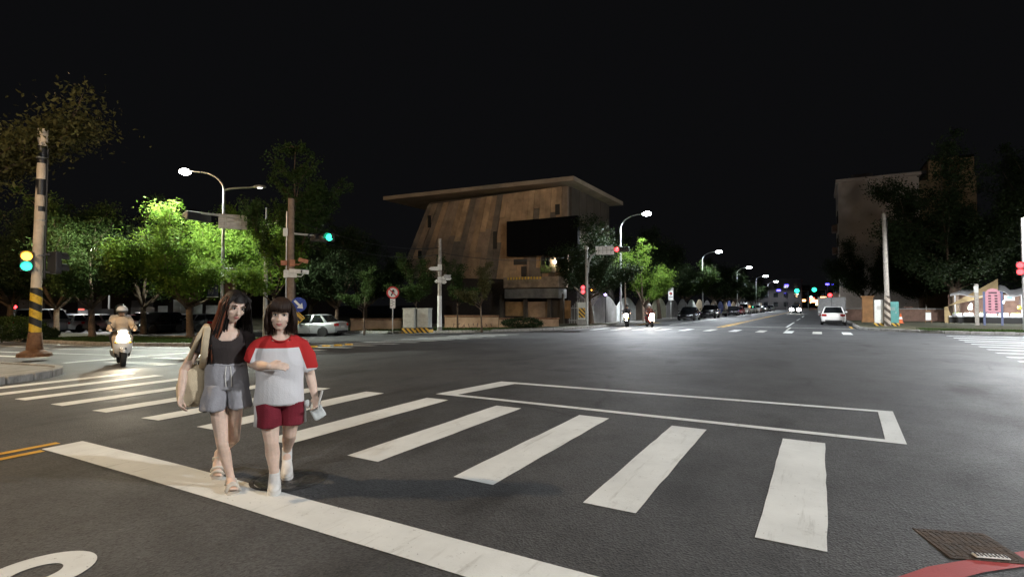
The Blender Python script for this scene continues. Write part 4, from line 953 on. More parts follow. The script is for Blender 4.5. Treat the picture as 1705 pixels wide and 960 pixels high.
# hanging fruit nets and price card
for i, (x_, zz, m_) in enumerate(((.72, 1.35, 'fruit_yellow'), (1.25, 1.45, 'fruit_green'), (1.0, 1.05, 'fruit_orange'), (-2.3, 1.3, 'melon_pale'))):
    q = st.matrix_basis @ Vector((x_ + .3, -.7, zz)); nt_ = thing('fruit_bunch', ['hanging bunch of yellow fruit right of the pink sign', 'hanging bunch of green fruit near the stall post', 'low hanging bunch of orange fruit behind the pink sign', 'hanging bunch of pale melons at left of the stall'][i], 'fruit', q, 0, 'bunches hanging in the stall')
    for k in range(9): MB().ell((.11 * math.cos(k * 2.4) * (k % 3) / 2, .08 * math.sin(k * 2.4), -.07 * (k // 3)), (.09, .09, .09), 8, 6).build('fruit', m_, nt_, smooth=2)
    MB().tube([(0, 0, .05), (0, 0, zt - zz)], .01, 5).build('string', 'black', nt_)
q = st.matrix_basis @ Vector((.45, -1.0, height(496, d) - p.z)); pc = thing('price_card', 'pale blue price card hanging under the stall awning', 'card', q, zrot(1668)); mat('card_blue', (.35, .55, .65), .5); MB().box((0, 0, 0), (.62, .02, .42)).build('card', 'sign_white', pc); MB().box((0, -.014, 0), (.3, .006, .2)).build('print', 'card_blue', pc)
# pink round-topped sign board and wooden post in front
d = 40; sc = d / FPX; p = spot(1653, d, .13)
t = thing('notice_board', 'pink round topped notice board on two blue posts by the stall', 'notice board', p, zrot(1653)); mat('post_blue', (.10, .12, .22), .6)
z0, z1 = height(519, d) - p.z, height(480, d) - p.z; hw = 9.5 * sc
bd = MB().prism([(-hw, z0), (hw, z0), (hw, z1 - hw)] + [(hw * math.cos(R(a)), z1 - hw + hw * math.sin(R(a))) for a in range(15, 180, 15)] + [(-hw, z1 - hw)], -.04, .04).build('board', 'sign_pink', t)
for s_ in (-1, 1): MB().box((s_ * (hw + .07), 0, (z1 - hw + .2) / 2), (.13, .12, z1 - hw + .2)).build('post', 'post_blue', t)
for r_i in range(6):
    for s_ in (-1, 1): MB().box((s_ * hw * .42, -.046, z0 + .18 + r_i * .2), (.16, .008, .11)).build('print', 'ink', bd, bev=.003)
MB().box((0, -.046, z1 - hw * .75), (hw * 1.1, .008, .1)).build('heading', 'ink', bd); MB().box((0, 0, z0 - .05), (hw * 2, .06, .06)).build('rail', 'post_blue', t)
p = spot(1626, 40.5, .13); t = thing('wooden_post', 'weathered wooden post with a small plate left of the pink board', 'post', p, zrot(1626) + .03); MB().box((0, 0, 1.5), (.24, .2, 3.1)).build('shaft', 'pole_concrete', t, bev=.03); MB().box((-.02, -.12, 2.65), (.26, .03, .5)).build('plate', 'panel_pale', t)

# ------------------------------------------------------------------ far end of the road
def far_block(px, d, w, pyt, m, lab, lit=0, depth=10):
    p = spot(px, d); t = thing('far_building', lab, 'building', p, 0, 'buildings at the far end'); zt = height(pyt, d) - p.z
    MB().box((0, depth / 2, zt / 2), (w, depth, zt)).build('wall', m, t); MB().box((0, depth / 2, zt + .15), (w + .4, depth + .4, .3)).build('roof', 'roof_dark', t)
    nc = max(2, int(w / 3))
    for j in range(int(zt / 3.2)):
        for k in range(nc):
            on = random.random() < lit; MB().box((-w / 2 + (k + .5) * w / nc, -.03, 2 + j * 3.2), (1.4, .08, 1.5)).build('window', 'lit_window' if on else 'glass_dark', t)
emat('lit_window', (1.0, .85, .6), .25)
far_block(1275, 190, 22, 466, 'roof_dark', 'dark flat roofed block behind the fourth far street lamp', .0)
far_block(1300, 320, 30, 476, 'dark_wall', 'low distant block beyond the green signals', .05); far_block(1342, 420, 40, 489, 'dark_wall', 'distant block closing the end of the road', .12); far_block(1385, 330, 20, 484, 'roof_dark', 'distant dark block beside the blue lights on the right', .05)
# masts with blue lights, green and red signals down the road
for px, d, pyt, lights, lab in ((1310, 170, 475, [('blue', 0, 0), ('blue', -12, 8)], 'left distant mast with blue lights'), (1378, 180, 473, [('blue', 0, 0)], 'distant right hand mast with a single blue light'), (1388, 176, 473, [('blue', 0, 0)], 'rightmost distant mast with a single blue light'), (1327, 165, 484, [('green', 0, 0)], 'distant left green signal over the road'), (1356, 165, 482, [('green', 0, 0)], 'distant right green signal over the road'), (1382, 150, 491, [('red', 0, 0)], 'distant red signal by the right kerb')):
    p = spot(px, d); sc = d / FPX; t = thing('distant_signal', lab, 'signal pole', p, zrot(px), 'signals and lights down the road')
    off = {'green': 3.0}.get(lights[0][0], 0)
    zz = height(pyt, d) - p.z
    MB().tube([(off, 0, 0), (off, 0, zz)], .12, 8).build('pole', 'tan_wall' if px > 1370 else 'pole_grey', t)
    if off: MB().tube([(off, 0, zz - .1), (-1, 0, zz)], .07, 6).build('arm', 'tan_wall', t)
    for kind, dx, dy in lights:
        if kind == 'blue': MB().box((dx * sc, -.1, zz - dy * sc), (1.1, .2, .5)).build('light', 'blue_led', t, bev=.08)
        else:
            hd = signal_head(t, (0, -.2, zz), 0, ['sig_green'] if kind == 'green' else ['sig_red'], .62 if kind == 'green' else .5)
# lit shop signs on the right past the white car
d = 110; p = spot(1410, d); t = thing('corner_shop', 'far corner shop with round white lit signs beyond the white car', 'shop', p, zrot(1410)); sc = d / FPX
MB().box((1.0, 4, 3.2), (6, 8, 6.4)).build('wall', 'panel_blue', t)
for px, py, r in ((1396, 500, 3.4), (1412, 459, 3.2), (1406, 463, 2.4), (1417, 455, 1.8), (1416, 466, 1.8), (1404, 508, 2.6), (1411, 506, 3.4), (1412, 515, 4.2)):
    MB().lathe([(r * sc, 0), (r * sc, .2), (.01, .25)], 14, RX, ((px - 1410) * sc, -.15, height(py, d) - p.z)).build('lit_sign', 'shop_light', t)

# small lit signs and lamps clustered at the far end
emat('far_orange', (1.0, .45, .15), 7); emat('far_white', (1.0, .95, .9), 14); emat('far_red', (1.0, .08, .05), 9); emat('far_teal', (.2, .9, .9), 7); emat('far_yellow', (1.0, .75, .3), 7)
rf_ = random.Random(9)
for i, (px, py, d, w, h, m) in enumerate(((1318, 497, 240, 1.6, .9, 'far_white'), (1326, 503, 260, 1.8, .9, 'far_white'), (1336, 500, 300, 2.2, .8, 'far_orange'), (1344, 503, 320, 2.6, .8, 'far_yellow'), (1352, 498, 280, 1.6, 1.2, 'far_red'), (1358, 501, 260, 2.4, .9, 'far_orange'), (1364, 506, 240, 2.0, .7, 'far_yellow'), (1371, 496, 210, 1.5, .8, 'far_orange'), (1346, 494, 380, 3.0, .9, 'far_teal'), (1313, 504, 210, 1.2, .7, 'far_red'), (1388, 500, 190, 1.5, 1.0, 'far_red'), (1331, 507, 240, 1.4, .6, 'far_red'))):
    p = spot(px, d); zz = height(py, d) - p.z; w *= 1.5; h *= 1.5
    t = thing('lit_sign', 'tiny %s lit sign at the far end of the road, number %s from the left' % (m[4:], ['one', 'two', 'three', 'four', 'five', 'six', 'seven', 'eight', 'nine', 'ten', 'eleven', 'twelve'][sorted((1318, 1326, 1336, 1344, 1352, 1358, 1364, 1371, 1346, 1313, 1388, 1331)).index(px)]), 'sign', p, zrot(px), 'lit signs at the far end')
    MB().box((0, .1, zz / 2), (.15, .15, zz)).build('post', 'black_metal', t); MB().box((0, 0, zz), (w, .3, h)).build('casing', 'black_metal', t, bev=.05); MB().box((0, -.17, zz), (w - .15, .05, h - .15)).build('lit_face', m, t)
# ------------------------------------------------------------------ trees
leaf_mat('leaf_lit', (.14, .22, .03), (.065, .125, .02), .4); leaf_mat('leaf_dim', (.055, .090, .024), (.027, .050, .012), .3); leaf_mat('leaf_shaded', (.03, .048, .018), (.014, .024, .009), .2); leaf_mat('leaf_brown', (.10, .095, .035), (.05, .05, .018), .3)  # lit, dimmed and shaded foliage tones: light on the trees put into leaf colour
def grow(seed, H, crown_r, fork, n_limb=7, tr=.16, leaves=24000, leaf=.13, flat=.75, tall=False, droop=0.):
    rnd = random.Random(seed); npr = np.random.default_rng(seed)
    tk = MB(); tips = []
    lean = Vector((rnd.uniform(-.25, .25), rnd.uniform(-.25, .25), 0))
    tp = [Vector((0, 0, -.15)), Vector((0, 0, .15)), lean * .4 + Vector((0, 0, fork * .5)), lean + Vector((0, 0, fork))]
    tk.tube(tp, [tr * 1.5, tr * 1.1, tr * .92, tr * .8], 10)
    top = H - fork
    for i in range(n_limb):
        a = 2 * math.pi * (i + rnd.uniform(-.25, .25)) / n_limb; el = rnd.uniform(.35, 1.15) if not tall else rnd.uniform(.8, 1.35)
        L = (crown_r / max(.35, math.cos(el))) * rnd.uniform(.75, 1.0); L = min(L, top * 1.05 / max(.3, math.sin(el)))
        pts = [tp[-1] + Vector((0, 0, -rnd.uniform(0, fork * .2)))]; dirv = Vector((math.cos(a) * math.cos(el), math.sin(a) * math.cos(el), math.sin(el)))
        for k in range(1, 6):
            dirv = (dirv + Vector((rnd.uniform(-.22, .22), rnd.uniform(-.22, .22), rnd.uniform(-.06, .16) - droop * k * .1))).normalized(); pts.append(pts[-1] + dirv * L / 5)
        tk.tube(pts, [min(tr * .55, .16) * (1 - k / 6.2) for k in range(6)], 6)
        for k in range(1 if crown_r > 6 else 2, 6):
            for _ in range(3 if k > 2 else 2):
                d2 = (dirv + Vector((rnd.uniform(-1, 1), rnd.uniform(-1, 1), rnd.uniform(-.3, .6)))).normalized(); l2 = L * rnd.uniform(.18, .38)
                q = [pts[k]]
                for m in range(1, 4): d2 = (d2 + Vector((rnd.uniform(-.3, .3), rnd.uniform(-.3, .3), rnd.uniform(-.15, .2)))).normalized(); q.append(q[-1] + d2 * l2 / 3)
                tk.tube(q, [tr * .16, tr * .11, tr * .07, tr * .03], 4); tips += q[1:]
            tips.append(pts[k])
    if tall:
        q = [tp[-1] + Vector((rnd.uniform(-.1, .1), rnd.uniform(-.1, .1), top * k / 5)) for k in range(6)]; tk.tube(q, [tr * .6 * (1 - k / 6) for k in range(6)], 6)
        for k in range(1, 6):
            for _ in range(5):
                a = rnd.uniform(0, 6.28); rr = crown_r * (1.05 - .12 * k); e = q[k] + Vector((math.cos(a) * rr, math.sin(a) * rr, rnd.uniform(-.2, .5))); tk.tube([q[k], (q[k] + e) / 2 + Vector((0, 0, .1)), e], [tr * .2, tr * .12, tr * .04], 4); tips += [e, (q[k] + e) / 2]
    tips = np.array([tuple(t) for t in tips], dtype=np.float32)
    # leaves gather in tufts round the twig ends
    n = leaves; ti = npr.integers(0, len(tips), n); wgt = npr.uniform(.5, 1.25, len(tips))
    sig = crown_r * .085 * wgt[ti]
    C = tips[ti] + npr.normal(0, 1, (n, 3)) * sig[:, None] * np.array([1, 1, flat])
    C[:, 2] = np.maximum(C[:, 2], fork * .55)
    nrm = npr.normal(0, 1, (n, 3)) + np.array([0, 0, .9]); nrm /= np.linalg.norm(nrm, axis=1)[:, None]
    u = np.cross(nrm, npr.normal(0, 1, (n, 3))); u /= np.linalg.norm(u, axis=1)[:, None] + 1e-9; w = np.cross(nrm, u)
    s_ = (leaf * npr.uniform(.6, 1.25, n))[:, None]
    Vv = np.stack([C - u * s_ * .5, C + w * s_ * .23 - nrm * s_ * .05, C + u * s_ * .55 - nrm * s_ * .12, C - w * s_ * .23 - nrm * s_ * .05], 1).reshape(-1, 3)
    return tk.mesh('trunk', 0, 2), numpy_mesh('crown', Vv, np.arange(n * 4).reshape(-1, 4))
SP = {}
def species(k, **kw):
    SP[k] = grow(**kw); SP[k][0].materials.append(MATS['bark']); SP[k][1].materials.append(MATS['leaf_dim'])
species('broad', seed=1, H=7.4, crown_r=4.1, fork=2.3, n_limb=9, tr=.2, leaves=46000, leaf=.17)
species('broad2', seed=5, H=7.0, crown_r=3.8, fork=2.2, n_limb=8, tr=.19, leaves=30000, leaf=.18)
species('tall', seed=8, H=9.0, crown_r=1.7, fork=3.0, n_limb=6, tr=.15, leaves=20000, leaf=.15, tall=True, flat=1.0)
species('young', seed=13, H=3.8, crown_r=1.4, fork=1.7, n_limb=6, tr=.06, leaves=8000, leaf=.11)
species('huge', seed=17, H=13.5, crown_r=6.5, fork=3.6, n_limb=10, tr=.45, leaves=85000, leaf=.27, flat=.8)
species('loose', seed=23, H=9.0, crown_r=4.2, fork=3.4, n_limb=6, tr=.2, leaves=34000, leaf=.125, flat=.5)
def tree(label, sp, px, d, scale=1.0, rz=0., leafm=None, h=.13, group='street trees', sz=1.0, at=None):
    p = at if at is not None else spot(px, d, h)
    t = thing('street_tree', label, 'tree', p, rz, group); t.scale = (scale, scale, scale * sz)
    tr_ = link('trunk', SP[sp][0], None, t); c = link('crown', SP[sp][1], None, t)
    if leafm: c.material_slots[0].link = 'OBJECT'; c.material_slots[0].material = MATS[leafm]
    return t
tree('broad bright green tree fully lit under the double street lamp', 'broad', 318, 33.0, 1.02, R(40), 'leaf_lit', sz=.84)
tree('broad dim green tree on the verge left of the brightly lit tree', 'broad2', 155, 33.0, .95, R(140), 'leaf_dim')
tree('dark tree on the left verge behind the two scooter riders', 'broad2', 240, 39.0, 1.0, R(250), 'leaf_shaded')
tree('dark spreading tree with leaning trunk at the far left verge', 'broad', 95, 37.0, .9, R(200), 'leaf_shaded')
tree('unlit tree at the left edge behind the hedge', 'broad2', 15, 38.0, 1.05, R(15), 'leaf_shaded')
tree('bright green tree on the verge right behind the lamp pole', 'broad2', 405, 37.0, 1.0, R(70), 'leaf_lit')
tree('tall narrow tree rising behind the brown utility pole', 'tall', 486, 27.0, 1.0, R(10), 'leaf_dim', sz=1.06)
tree('small yellow green tree beside the brown utility pole', 'young', 462, 26.0, 1.25, R(80), 'leaf_lit')
tree('dark leafy tree right of the green signal, behind the silver sedan', 'broad2', 560, 42, .85, R(33), 'leaf_shaded')
tree('dark tree behind the silver sedan roof', 'broad', 515, 46, .9, R(310), 'leaf_shaded')
tree('dark round tree left of the slanted building', 'broad2', 610, 44, .9, R(170), 'leaf_shaded')
tree('young tree between the sedan and the round sign', 'young', 607, 35, .95, R(20), 'leaf_dim')
tree('bushy tree right behind the twin cabinets', 'young', 697, 36.5, 1.15, R(100), 'leaf_dim'); tree('bushy tree just right of the pale slim pole', 'young', 762, 38, 1.1, R(160), 'leaf_dim')
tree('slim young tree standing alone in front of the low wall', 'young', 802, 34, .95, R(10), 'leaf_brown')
tree('dark tree at the building\'s right corner behind the red mast', 'broad', 985, 45.5, .95, R(60), 'leaf_shaded'); tree('tree lit from above by the nearest far street lamp', 'broad2', 1072, 52, .80, R(190), 'leaf_lit')
tree('dark tree behind the first white fence panel', 'broad', 1020, 58, 1.0, R(90), 'leaf_shaded'); tree('dark tree behind the olive fence panels', 'broad', 1098, 62, 1.1, R(20), 'leaf_shaded')
tree('half lit tree behind the fence between the first two far lamps', 'broad2', 1140, 78, 1.1, R(130), 'leaf_dim')
for i, (px, d) in enumerate(((1190, 100), (1208, 112), (1226, 128), (1243, 150), (1257, 172))):
    tree(['tree behind the second far street lamp', 'tree behind the parked white scooter', 'tree behind the fence past the third far lamp', 'small distant tree behind the parked white cars', 'last distant tree on the left of the far road'][i], ('broad', 'broad2')[i % 2], px, d, 1.1, R(50 * i), 'leaf_shaded', group='trees along the far road')
tree('huge dark tree filling the right corner above the stall', 'huge', 1590, 46, .84, R(30), 'leaf_shaded'); tree('tall dark tree behind the striped right corner pole', 'huge', 1535, 58, .66, R(120), 'leaf_shaded'); tree('dark tree at right picture edge above the stall', 'huge', 1712, 50, .95, R(220), 'leaf_shaded', group='street trees'); tree('low dark tree in front of the pale block by the gate pillar', 'broad', 1440, 62, 1.0, R(300), 'leaf_shaded'); tree('dark tree past the gate by the corner shop', 'broad2', 1428, 78, 1.0, R(10), 'leaf_shaded')
# near tree whose branches reach in at top left, lit by sodium light
tree('orange lit tree reaching in at the top left corner', 'loose', 0, 0, 1.32, R(150), 'leaf_brown', at=Vector((-24.2, 3.9, ground_z(-24.2, 3.9) + .13)))
# clipped hedge at far left and shrubs
def shrub(label, px, d, w, hgt, n, m, h=.13, dep=1.2):
    p = spot(px, d, h); npr = np.random.default_rng(int(px) + 7); t = thing('hedge', label, 'hedge', p, zrot(px), 'hedges and shrubs')
    C = npr.normal(0, 1, (n, 3)); C /= np.linalg.norm(C, axis=1)[:, None]; C *= (npr.uniform(.55, 1, n) ** .5)[:, None] * np.array([w / 2, dep / 2, hgt / 2]); C[:, 2] += hgt / 2; C += npr.normal(0, .05, (n, 3))
    nrm = npr.normal(0, 1, (n, 3)) + np.array([0, 0, .6]); nrm /= np.linalg.norm(nrm, axis=1)[:, None]; u = np.cross(nrm, npr.normal(0, 1, (n, 3))); u /= np.linalg.norm(u, axis=1)[:, None]; v_ = np.cross(nrm, u); s_ = (.1 * npr.uniform(.6, 1.3, n))[:, None]
    Vv = np.stack([C - u * s_ * .5, C + v_ * s_ * .28, C + u * s_ * .5, C - v_ * s_ * .28], 1).reshape(-1, 3)
    link('foliage', numpy_mesh('foliage', Vv, np.arange(n * 4).reshape(-1, 4)), m, t); st_ = MB()
    for k in range(5): st_.tube([((k - 2) * w / 7, 0, -.05), ((k - 2) * w / 6, .1, hgt * .6)], [.03, .015], 5)
    st_.build('stems', 'bark', t)
shrub('clipped bright topped hedge at the far left behind the striped pole', 18, 30, 3.2, 1.35, 9000, 'leaf_dim'); shrub('low dark shrub on the verge right of the striped pole', 72, 31, 1.6, .7, 3000, 'leaf_shaded'); shrub('low shrubs along the building lawn right of the slim tree', 870, 37, 3.0, .7, 4000, 'leaf_shaded')
# grass on verge and lawns
def grass(name, spots_, m):
    npr = np.random.default_rng(5); P = np.array(spots_, dtype=np.float32); n = len(P); a = npr.uniform(0, 6.28, n); hgt = npr.uniform(.05, .14, n); w = .018
    dx = np.stack([np.cos(a) * w, np.sin(a) * w, np.zeros(n)], 1); tip = np.stack([npr.normal(0, .04, n), npr.normal(0, .04, n), hgt], 1)
    Vv = np.stack([P - dx, P + dx, P + tip], 1).reshape(-1, 3); o = link(name, numpy_mesh(name, Vv, np.arange(n * 3).reshape(-1, 3)), m); return o
rg = random.Random(4); S = []
for _ in range(16000): x, y_ = rg.uniform(-40, -21.3), rg.uniform(13.6, 17.5); S.append((x, y_, ground_z(x, y_) + .13))
for _ in range(9000): x, y_ = rg.uniform(-34, -18), rg.uniform(28.6, 32); S.append((x, y_, ground_z(x, y_) + .13))
for _ in range(14000): x, y_ = rg.uniform(5, 18), rg.uniform(38.1, 41); S.append((x, y_, ground_z(x, y_) + .13))
tag(grass('grass', S, 'leaf_dim'), 'short rough grass on the verges and lawns', 'grass', kind='stuff')

# ------------------------------------------------------------------ cars (local +Y is the car's front)
def make_car(kind, paint, lights_on=False):
    t = thing('parked_car', 'car', 'car')
    L, W, H = {'sedan': (4.55, 1.74, 1.46), 'suv': (4.5, 1.82, 1.68), 'hatch': (4.2, 1.74, 1.48), 'van': (4.9, 1.8, 1.95)}[kind]
    hl = L / 2; belt = {'sedan': .93, 'suv': 1.06, 'hatch': .95, 'van': 1.12}[kind]
    hood = {'sedan': .84, 'suv': .98, 'hatch': .88, 'van': 1.0}[kind]; trunk = {'sedan': .98, 'suv': 1.06, 'hatch': .98, 'van': 1.12}[kind]
    st = [(-hl, .62 * W / 2, .42, trunk - .22), (-hl + .06, .86 * W / 2, .30, trunk - .05), (-hl + .35, .96 * W / 2, .24, trunk), (-hl + .9, W / 2, .20, belt), (-.3, W / 2, .19, belt), (hl * .42, W / 2, .20, belt - .02), (hl * .62, .985 * W / 2, .20, hood), (hl - .45, .95 * W / 2, .22, hood - .07), (hl - .1, .84 * W / 2, .27, hood - .16), (hl, .60 * W / 2, .36, hood - .27)]
    secs = []
    for y_, w, zb, zt in st:
        zm = zb + (zt - zb) * .55
        half = [(0, zt + .02), (w * .70, zt + .005), (w * .90, zt - .04), (w * .97, zt - .12), (w, zm), (w * .985, zb + .14), (w * .93, zb + .02), (w * .6, zb)]
        ring = [(x, y_, zz) for x, zz in half] + [(-x, y_, zz) for x, zz in half[::-1][:-1]]
        secs.append(ring)
    body = MB().rings(secs).build('body', paint, t, smooth=True)
    # cabin
    cb = {'sedan': (-1.62, .98, -1.02, .18), 'suv': (-2.05, .95, -1.75, .15), 'hatch': (-1.92, 1.0, -1.45, .2), 'van': (-2.3, 1.25, -2.1, .55)}[kind]
    yb0, yb1, yt0, yt1 = cb; wb, wt = W / 2 * .915, W / 2 * .70 if kind != 'van' else W / 2 * .8
    def cab(u, v):      # not used for side: bilinear helper on height
        return None
    zb_, zt_ = belt - .03, H - .04
    ring_b = [(-wb, yb0, zb_), (wb, yb0, zb_), (wb, yb1, zb_), (-wb, yb1, zb_)]; ring_t = [(-wt, yt0, zt_), (wt, yt0, zt_), (wt, yt1, zt_), (-wt, yt1, zt_)]
    cabin = MB().rings([ring_b, ring_t]); cabin.build('cabin', paint, t, bev=.05, seg=2, smooth=True)
    MB().rings([[(-wt * .96, yt0 + .03, zt_ - .01), (wt * .96, yt0 + .03, zt_ - .01), (wt * .96, yt1 - .03, zt_ - .01), (-wt * .96, yt1 - .03, zt_ - .01)], [(-wt * .7, yt0 + .2, H), (wt * .7, yt0 + .2, H), (wt * .7, yt1 - .25, H), (-wt * .7, yt1 - .25, H)]]).build('roof', paint, t, smooth=True)
    def pane(name, A, B, C, D, ins=.06, out=.012, s=None):
        A, B, C, D = map(Vector, (A, B, C, D)); c = (A + B + C + D) / 4; n = (B - A).cross(D - A).normalized()
        if n.dot(c - Vector((0, (yb0 + yb1) / 2, 1.0))) < 0: n = -n
        P = [q + (c - q) * ins + n * out for q in (A, B, C, D)]; MB().add(P + [q - n * .03 for q in P], [(0, 1, 2, 3), (7, 6, 5, 4), (0, 4, 5, 1), (1, 5, 6, 2), (2, 6, 7, 3), (3, 7, 4, 0)]).build(name, 'glass_dark', t)
    pane('windshield', ring_b[2], ring_b[3], ring_t[3], ring_t[2], .10); pane('rear_window', ring_b[1], ring_b[0], ring_t[0], ring_t[1], .14)
    for s in (-1, 1):
        b0, b1, t0, t1 = Vector((s * wb, yb0, zb_)), Vector((s * wb, yb1, zb_)), Vector((s * wt, yt0, zt_)), Vector((s * wt, yt1, zt_))
        mb_, mt_ = b0.lerp(b1, .48), t0.lerp(t1, .45)
        pane('side_window', b0.lerp(b1, .06), mb_.lerp(b0, .02), mt_.lerp(t0, .04), t0, .10); pane('side_window', mb_.lerp(b1, .03), b1.lerp(b0, .06), t1, mt_.lerp(t1, .04), .10)
        for yy in (hl - .92, -hl + .93):
            wh = bpy.data.objects.new('wheel', None); COL.objects.link(wh); wh.parent = t; wh.location = (s * (W / 2 - .09), yy, .315)
            MZ = Matrix.Rotation(R(90), 3, 'Y')
            MB().lathe([(.20, -.10), (.30, -.105), (.315, -.07), (.315, .07), (.30, .105), (.20, .10)], 20, MZ).build('tyre', 'rubber', wh, smooth=True)
            rm = MB().lathe([(.205, -.09), (.205, .09), (.17, .085), (.16, .05), (.001, .05)] if s > 0 else [(.205, .09), (.205, -.09), (.17, -.085), (.16, -.05), (.001, -.05)], 20, MZ)
            for k in range(5):
                a = k * 2 * math.pi / 5; rm.box((s * .075, math.sin(a) * .10, math.cos(a) * .10), (.03, .05, .18), Matrix.Rotation(-a, 3, 'X'))
            rm.build('rim', 'rim', wh, smooth=True)
            ar = MB(); pts = [(s * (W / 2 - .035), yy + .36 * math.cos(R(a)), .315 + .36 * math.sin(R(a))) for a in range(-12, 193, 12)]; ar.tube(pts, .035, 6); ar.build('wheel_arch', 'dark_plastic', t, smooth=True)
            MB().lathe([(.355, -.02), (.355, .006), (.001, .007)] if s > 0 else [(.355, .02), (.355, -.006), (.001, -.007)], 20, MZ, (s * (W / 2 - .008), yy, .33)).build('wheel_well', 'black', t)
        hx = s * .64 * W / 2
        MB().prism([(-.17, -.05), (.19, -.02), (.17, .07), (-.13, .05)] if s > 0 else [(.17, -.05), (-.19, -.02), (-.17, .07), (.13, .05)], 0, .12, Matrix.Rotation(-s * R(28), 3, 'Z'), (hx + s * .02, hl - .175, hood - .26)).build('headlight', 'headlight_white' if lights_on else 'lamp_glass', t, bev=.015)
        MB().box((s * .72 * W / 2, -hl + .055, trunk - .19), (.34, .12, .17), Matrix.Rotation(s * R(20), 3, 'Z')).build('taillight', 'tail_red', t, bev=.03)
        MB().box((s * (W / 2 + .07), yb1 - .22, belt + .06), (.17, .09, .13)).build('mirror', paint, t, bev=.03)
        for yy in (.12, -.85): MB().box((s * (W / 2 * .99), yy, belt - .15), (.03, .17, .03)).build('door_handle', 'chrome', t, bev=.008)
        for yy in (-.38, .66): MB().box((s * (W / 2 - .004), yy, .58), (.012, .014, .62)).build('door_seam', 'black', t)
    MB().box((0, hl - .02, .42), (.44, .03, .14)).build('licence_plate', 'plate', t); MB().box((0, -hl - .0, trunk - .33), (.42, .03, .14)).build('licence_plate', 'plate', t)
    MB().box((0, hl - .035, hood - .30), (.62, .06, .12)).build('grille', 'dark_plastic', t, bev=.02); MB().box((0, hl - .05, .30), (W * .62, .1, .12)).build('lower_grille', 'dark_plastic', t, bev=.02); MB().box((0, -hl + .03, .34), (W * .66, .1, .14)).build('rear_valance', 'dark_plastic', t, bev=.02)
    MB().box((0, -.05, .22), (W * .8, L * .72, .14)).build('underbody', 'black', t)
    return t
PROTO = {k: make_car(k, 'car_white') for k in ('sedan', 'suv', 'hatch', 'van')}
USED = set()
def car(kind, paint, label, p, rz, group='parked cars', scale=1.0):
    if kind in USED: t = copy_tree(PROTO[kind])
    else: t = PROTO[kind]; USED.add(kind)
    t.location = p; t.rotation_euler = (0, 0, rz); t.scale = (scale,) * 3; tag(t, label, 'car', group)
    for part in ('body', 'cabin', 'roof', 'mirror'): recolor(t, part, paint)
    return t
p = spot(521, 35.5); car('sedan', 'car_silver', 'silver sedan parked side on beyond the woman in red', p, R(104), 'parked cars', .98)
XL = -12.35
car('sedan', 'car_black', 'black sedan parked first in the kerbside row, facing the crossing', Vector((XL, 60.5, ground_z(XL, 60.5))), R(180), 'cars parked along the far kerb')
car('suv', 'car_black', 'black sport utility car second in the kerbside row', Vector((XL, 73, ground_z(XL, 73))), R(180), 'cars parked along the far kerb')
row = [('hatch', 'car_black', 'black hatchback just behind the parked white scooter', 94), ('sedan', 'car_red', 'dark red sedan behind the black hatchback in the row', 100.5), ('van', 'car_white', 'tall white van in the middle of the kerbside row', 108), ('sedan', 'car_white', 'white sedan right behind the tall white van', 116), ('hatch', 'car_white', 'white hatchback following the white sedan in the row', 123), ('suv', 'car_silver', 'silver sport utility car far along the kerbside row', 131), ('sedan', 'car_grey', 'grey sedan after the silver utility car in the row', 139), ('hatch', 'car_white', 'small distant white hatchback near the end of the row', 148), ('sedan', 'car_black', 'last distant black sedan in the kerbside row', 158), ('suv', 'car_grey', 'far grey utility car past the end of the row', 170)]
for kd, pt, lab, y_ in row: car(kd, pt, lab, Vector((XL + random.uniform(-.15, .15), y_, ground_z(XL, y_))), R(180), 'cars parked along the far kerb')
car('hatch', 'car_white', 'white hatchback parked at the right kerb, seen from behind', Vector((.85, 51.5, ground_z(.85, 51.5))), 0, 'cars parked on the right')
car('sedan', 'car_grey', 'distant dark car ahead of the grey truck on the right', Vector((1.0, 92, ground_z(1, 92))), 0, 'cars parked on the right')
# oncoming car with headlights burning far down the road
oc = make_car('suv', 'car_grey', True); oc.location = (-5.2 + 1.0, 118, ground_z(-4, 118)); oc.rotation_euler = (0, 0, R(180)); tag(oc, 'distant oncoming car with dazzling headlights in the road', 'car', 'traffic'); oc.name = 'oncoming_car'
for s_ in (-.6, .6): MB().ell((s_, 2.24, .75), (.34, .08, .30), 14, 8).build('headlight_glare', 'headlight_white', oc, smooth=2)  # oversized glowing disc over each headlight stands in for its glare
# grey box truck ahead of the white hatchback
tk = thing('box_truck', 'grey box truck parked ahead of the white hatchback', 'truck', (.9, 60, ground_z(.9, 60)), 0); mat('truck_grey', (.22, .22, .22), .6, var=.2)
MB().box((0, 1.6, 1.45), (2.3, 3.6, 1.75)).build('cargo_box', 'truck_grey', tk, bev=.03); MB().box((0, 4.3, 1.15), (1.8, 1.5, 1.5)).build('cab', 'car_white', tk, bev=.12, seg=2); MB().box((0, -.22, 1.45), (.03, .03, 1.6)).build('door_seam', 'black', tk); MB().box((0, 2.3, .5), (.9, 5, .16)).build('chassis', 'black', tk)
for s_ in (-1, 1):
    MB().box((s_ * .85, -.25, .62), (.28, .06, .14)).build('taillight', 'tail_red', tk)
    for yy in (.5, 4.2): MB().lathe([(.22, -.1), (.36, -.1), (.38, 0), (.36, .1), (.22, .1), (.001, .08)], 18, Matrix.Rotation(R(90), 3, 'Y'), (s_ * .82, yy, .38)).build('wheel', 'rubber', tk, smooth=True)
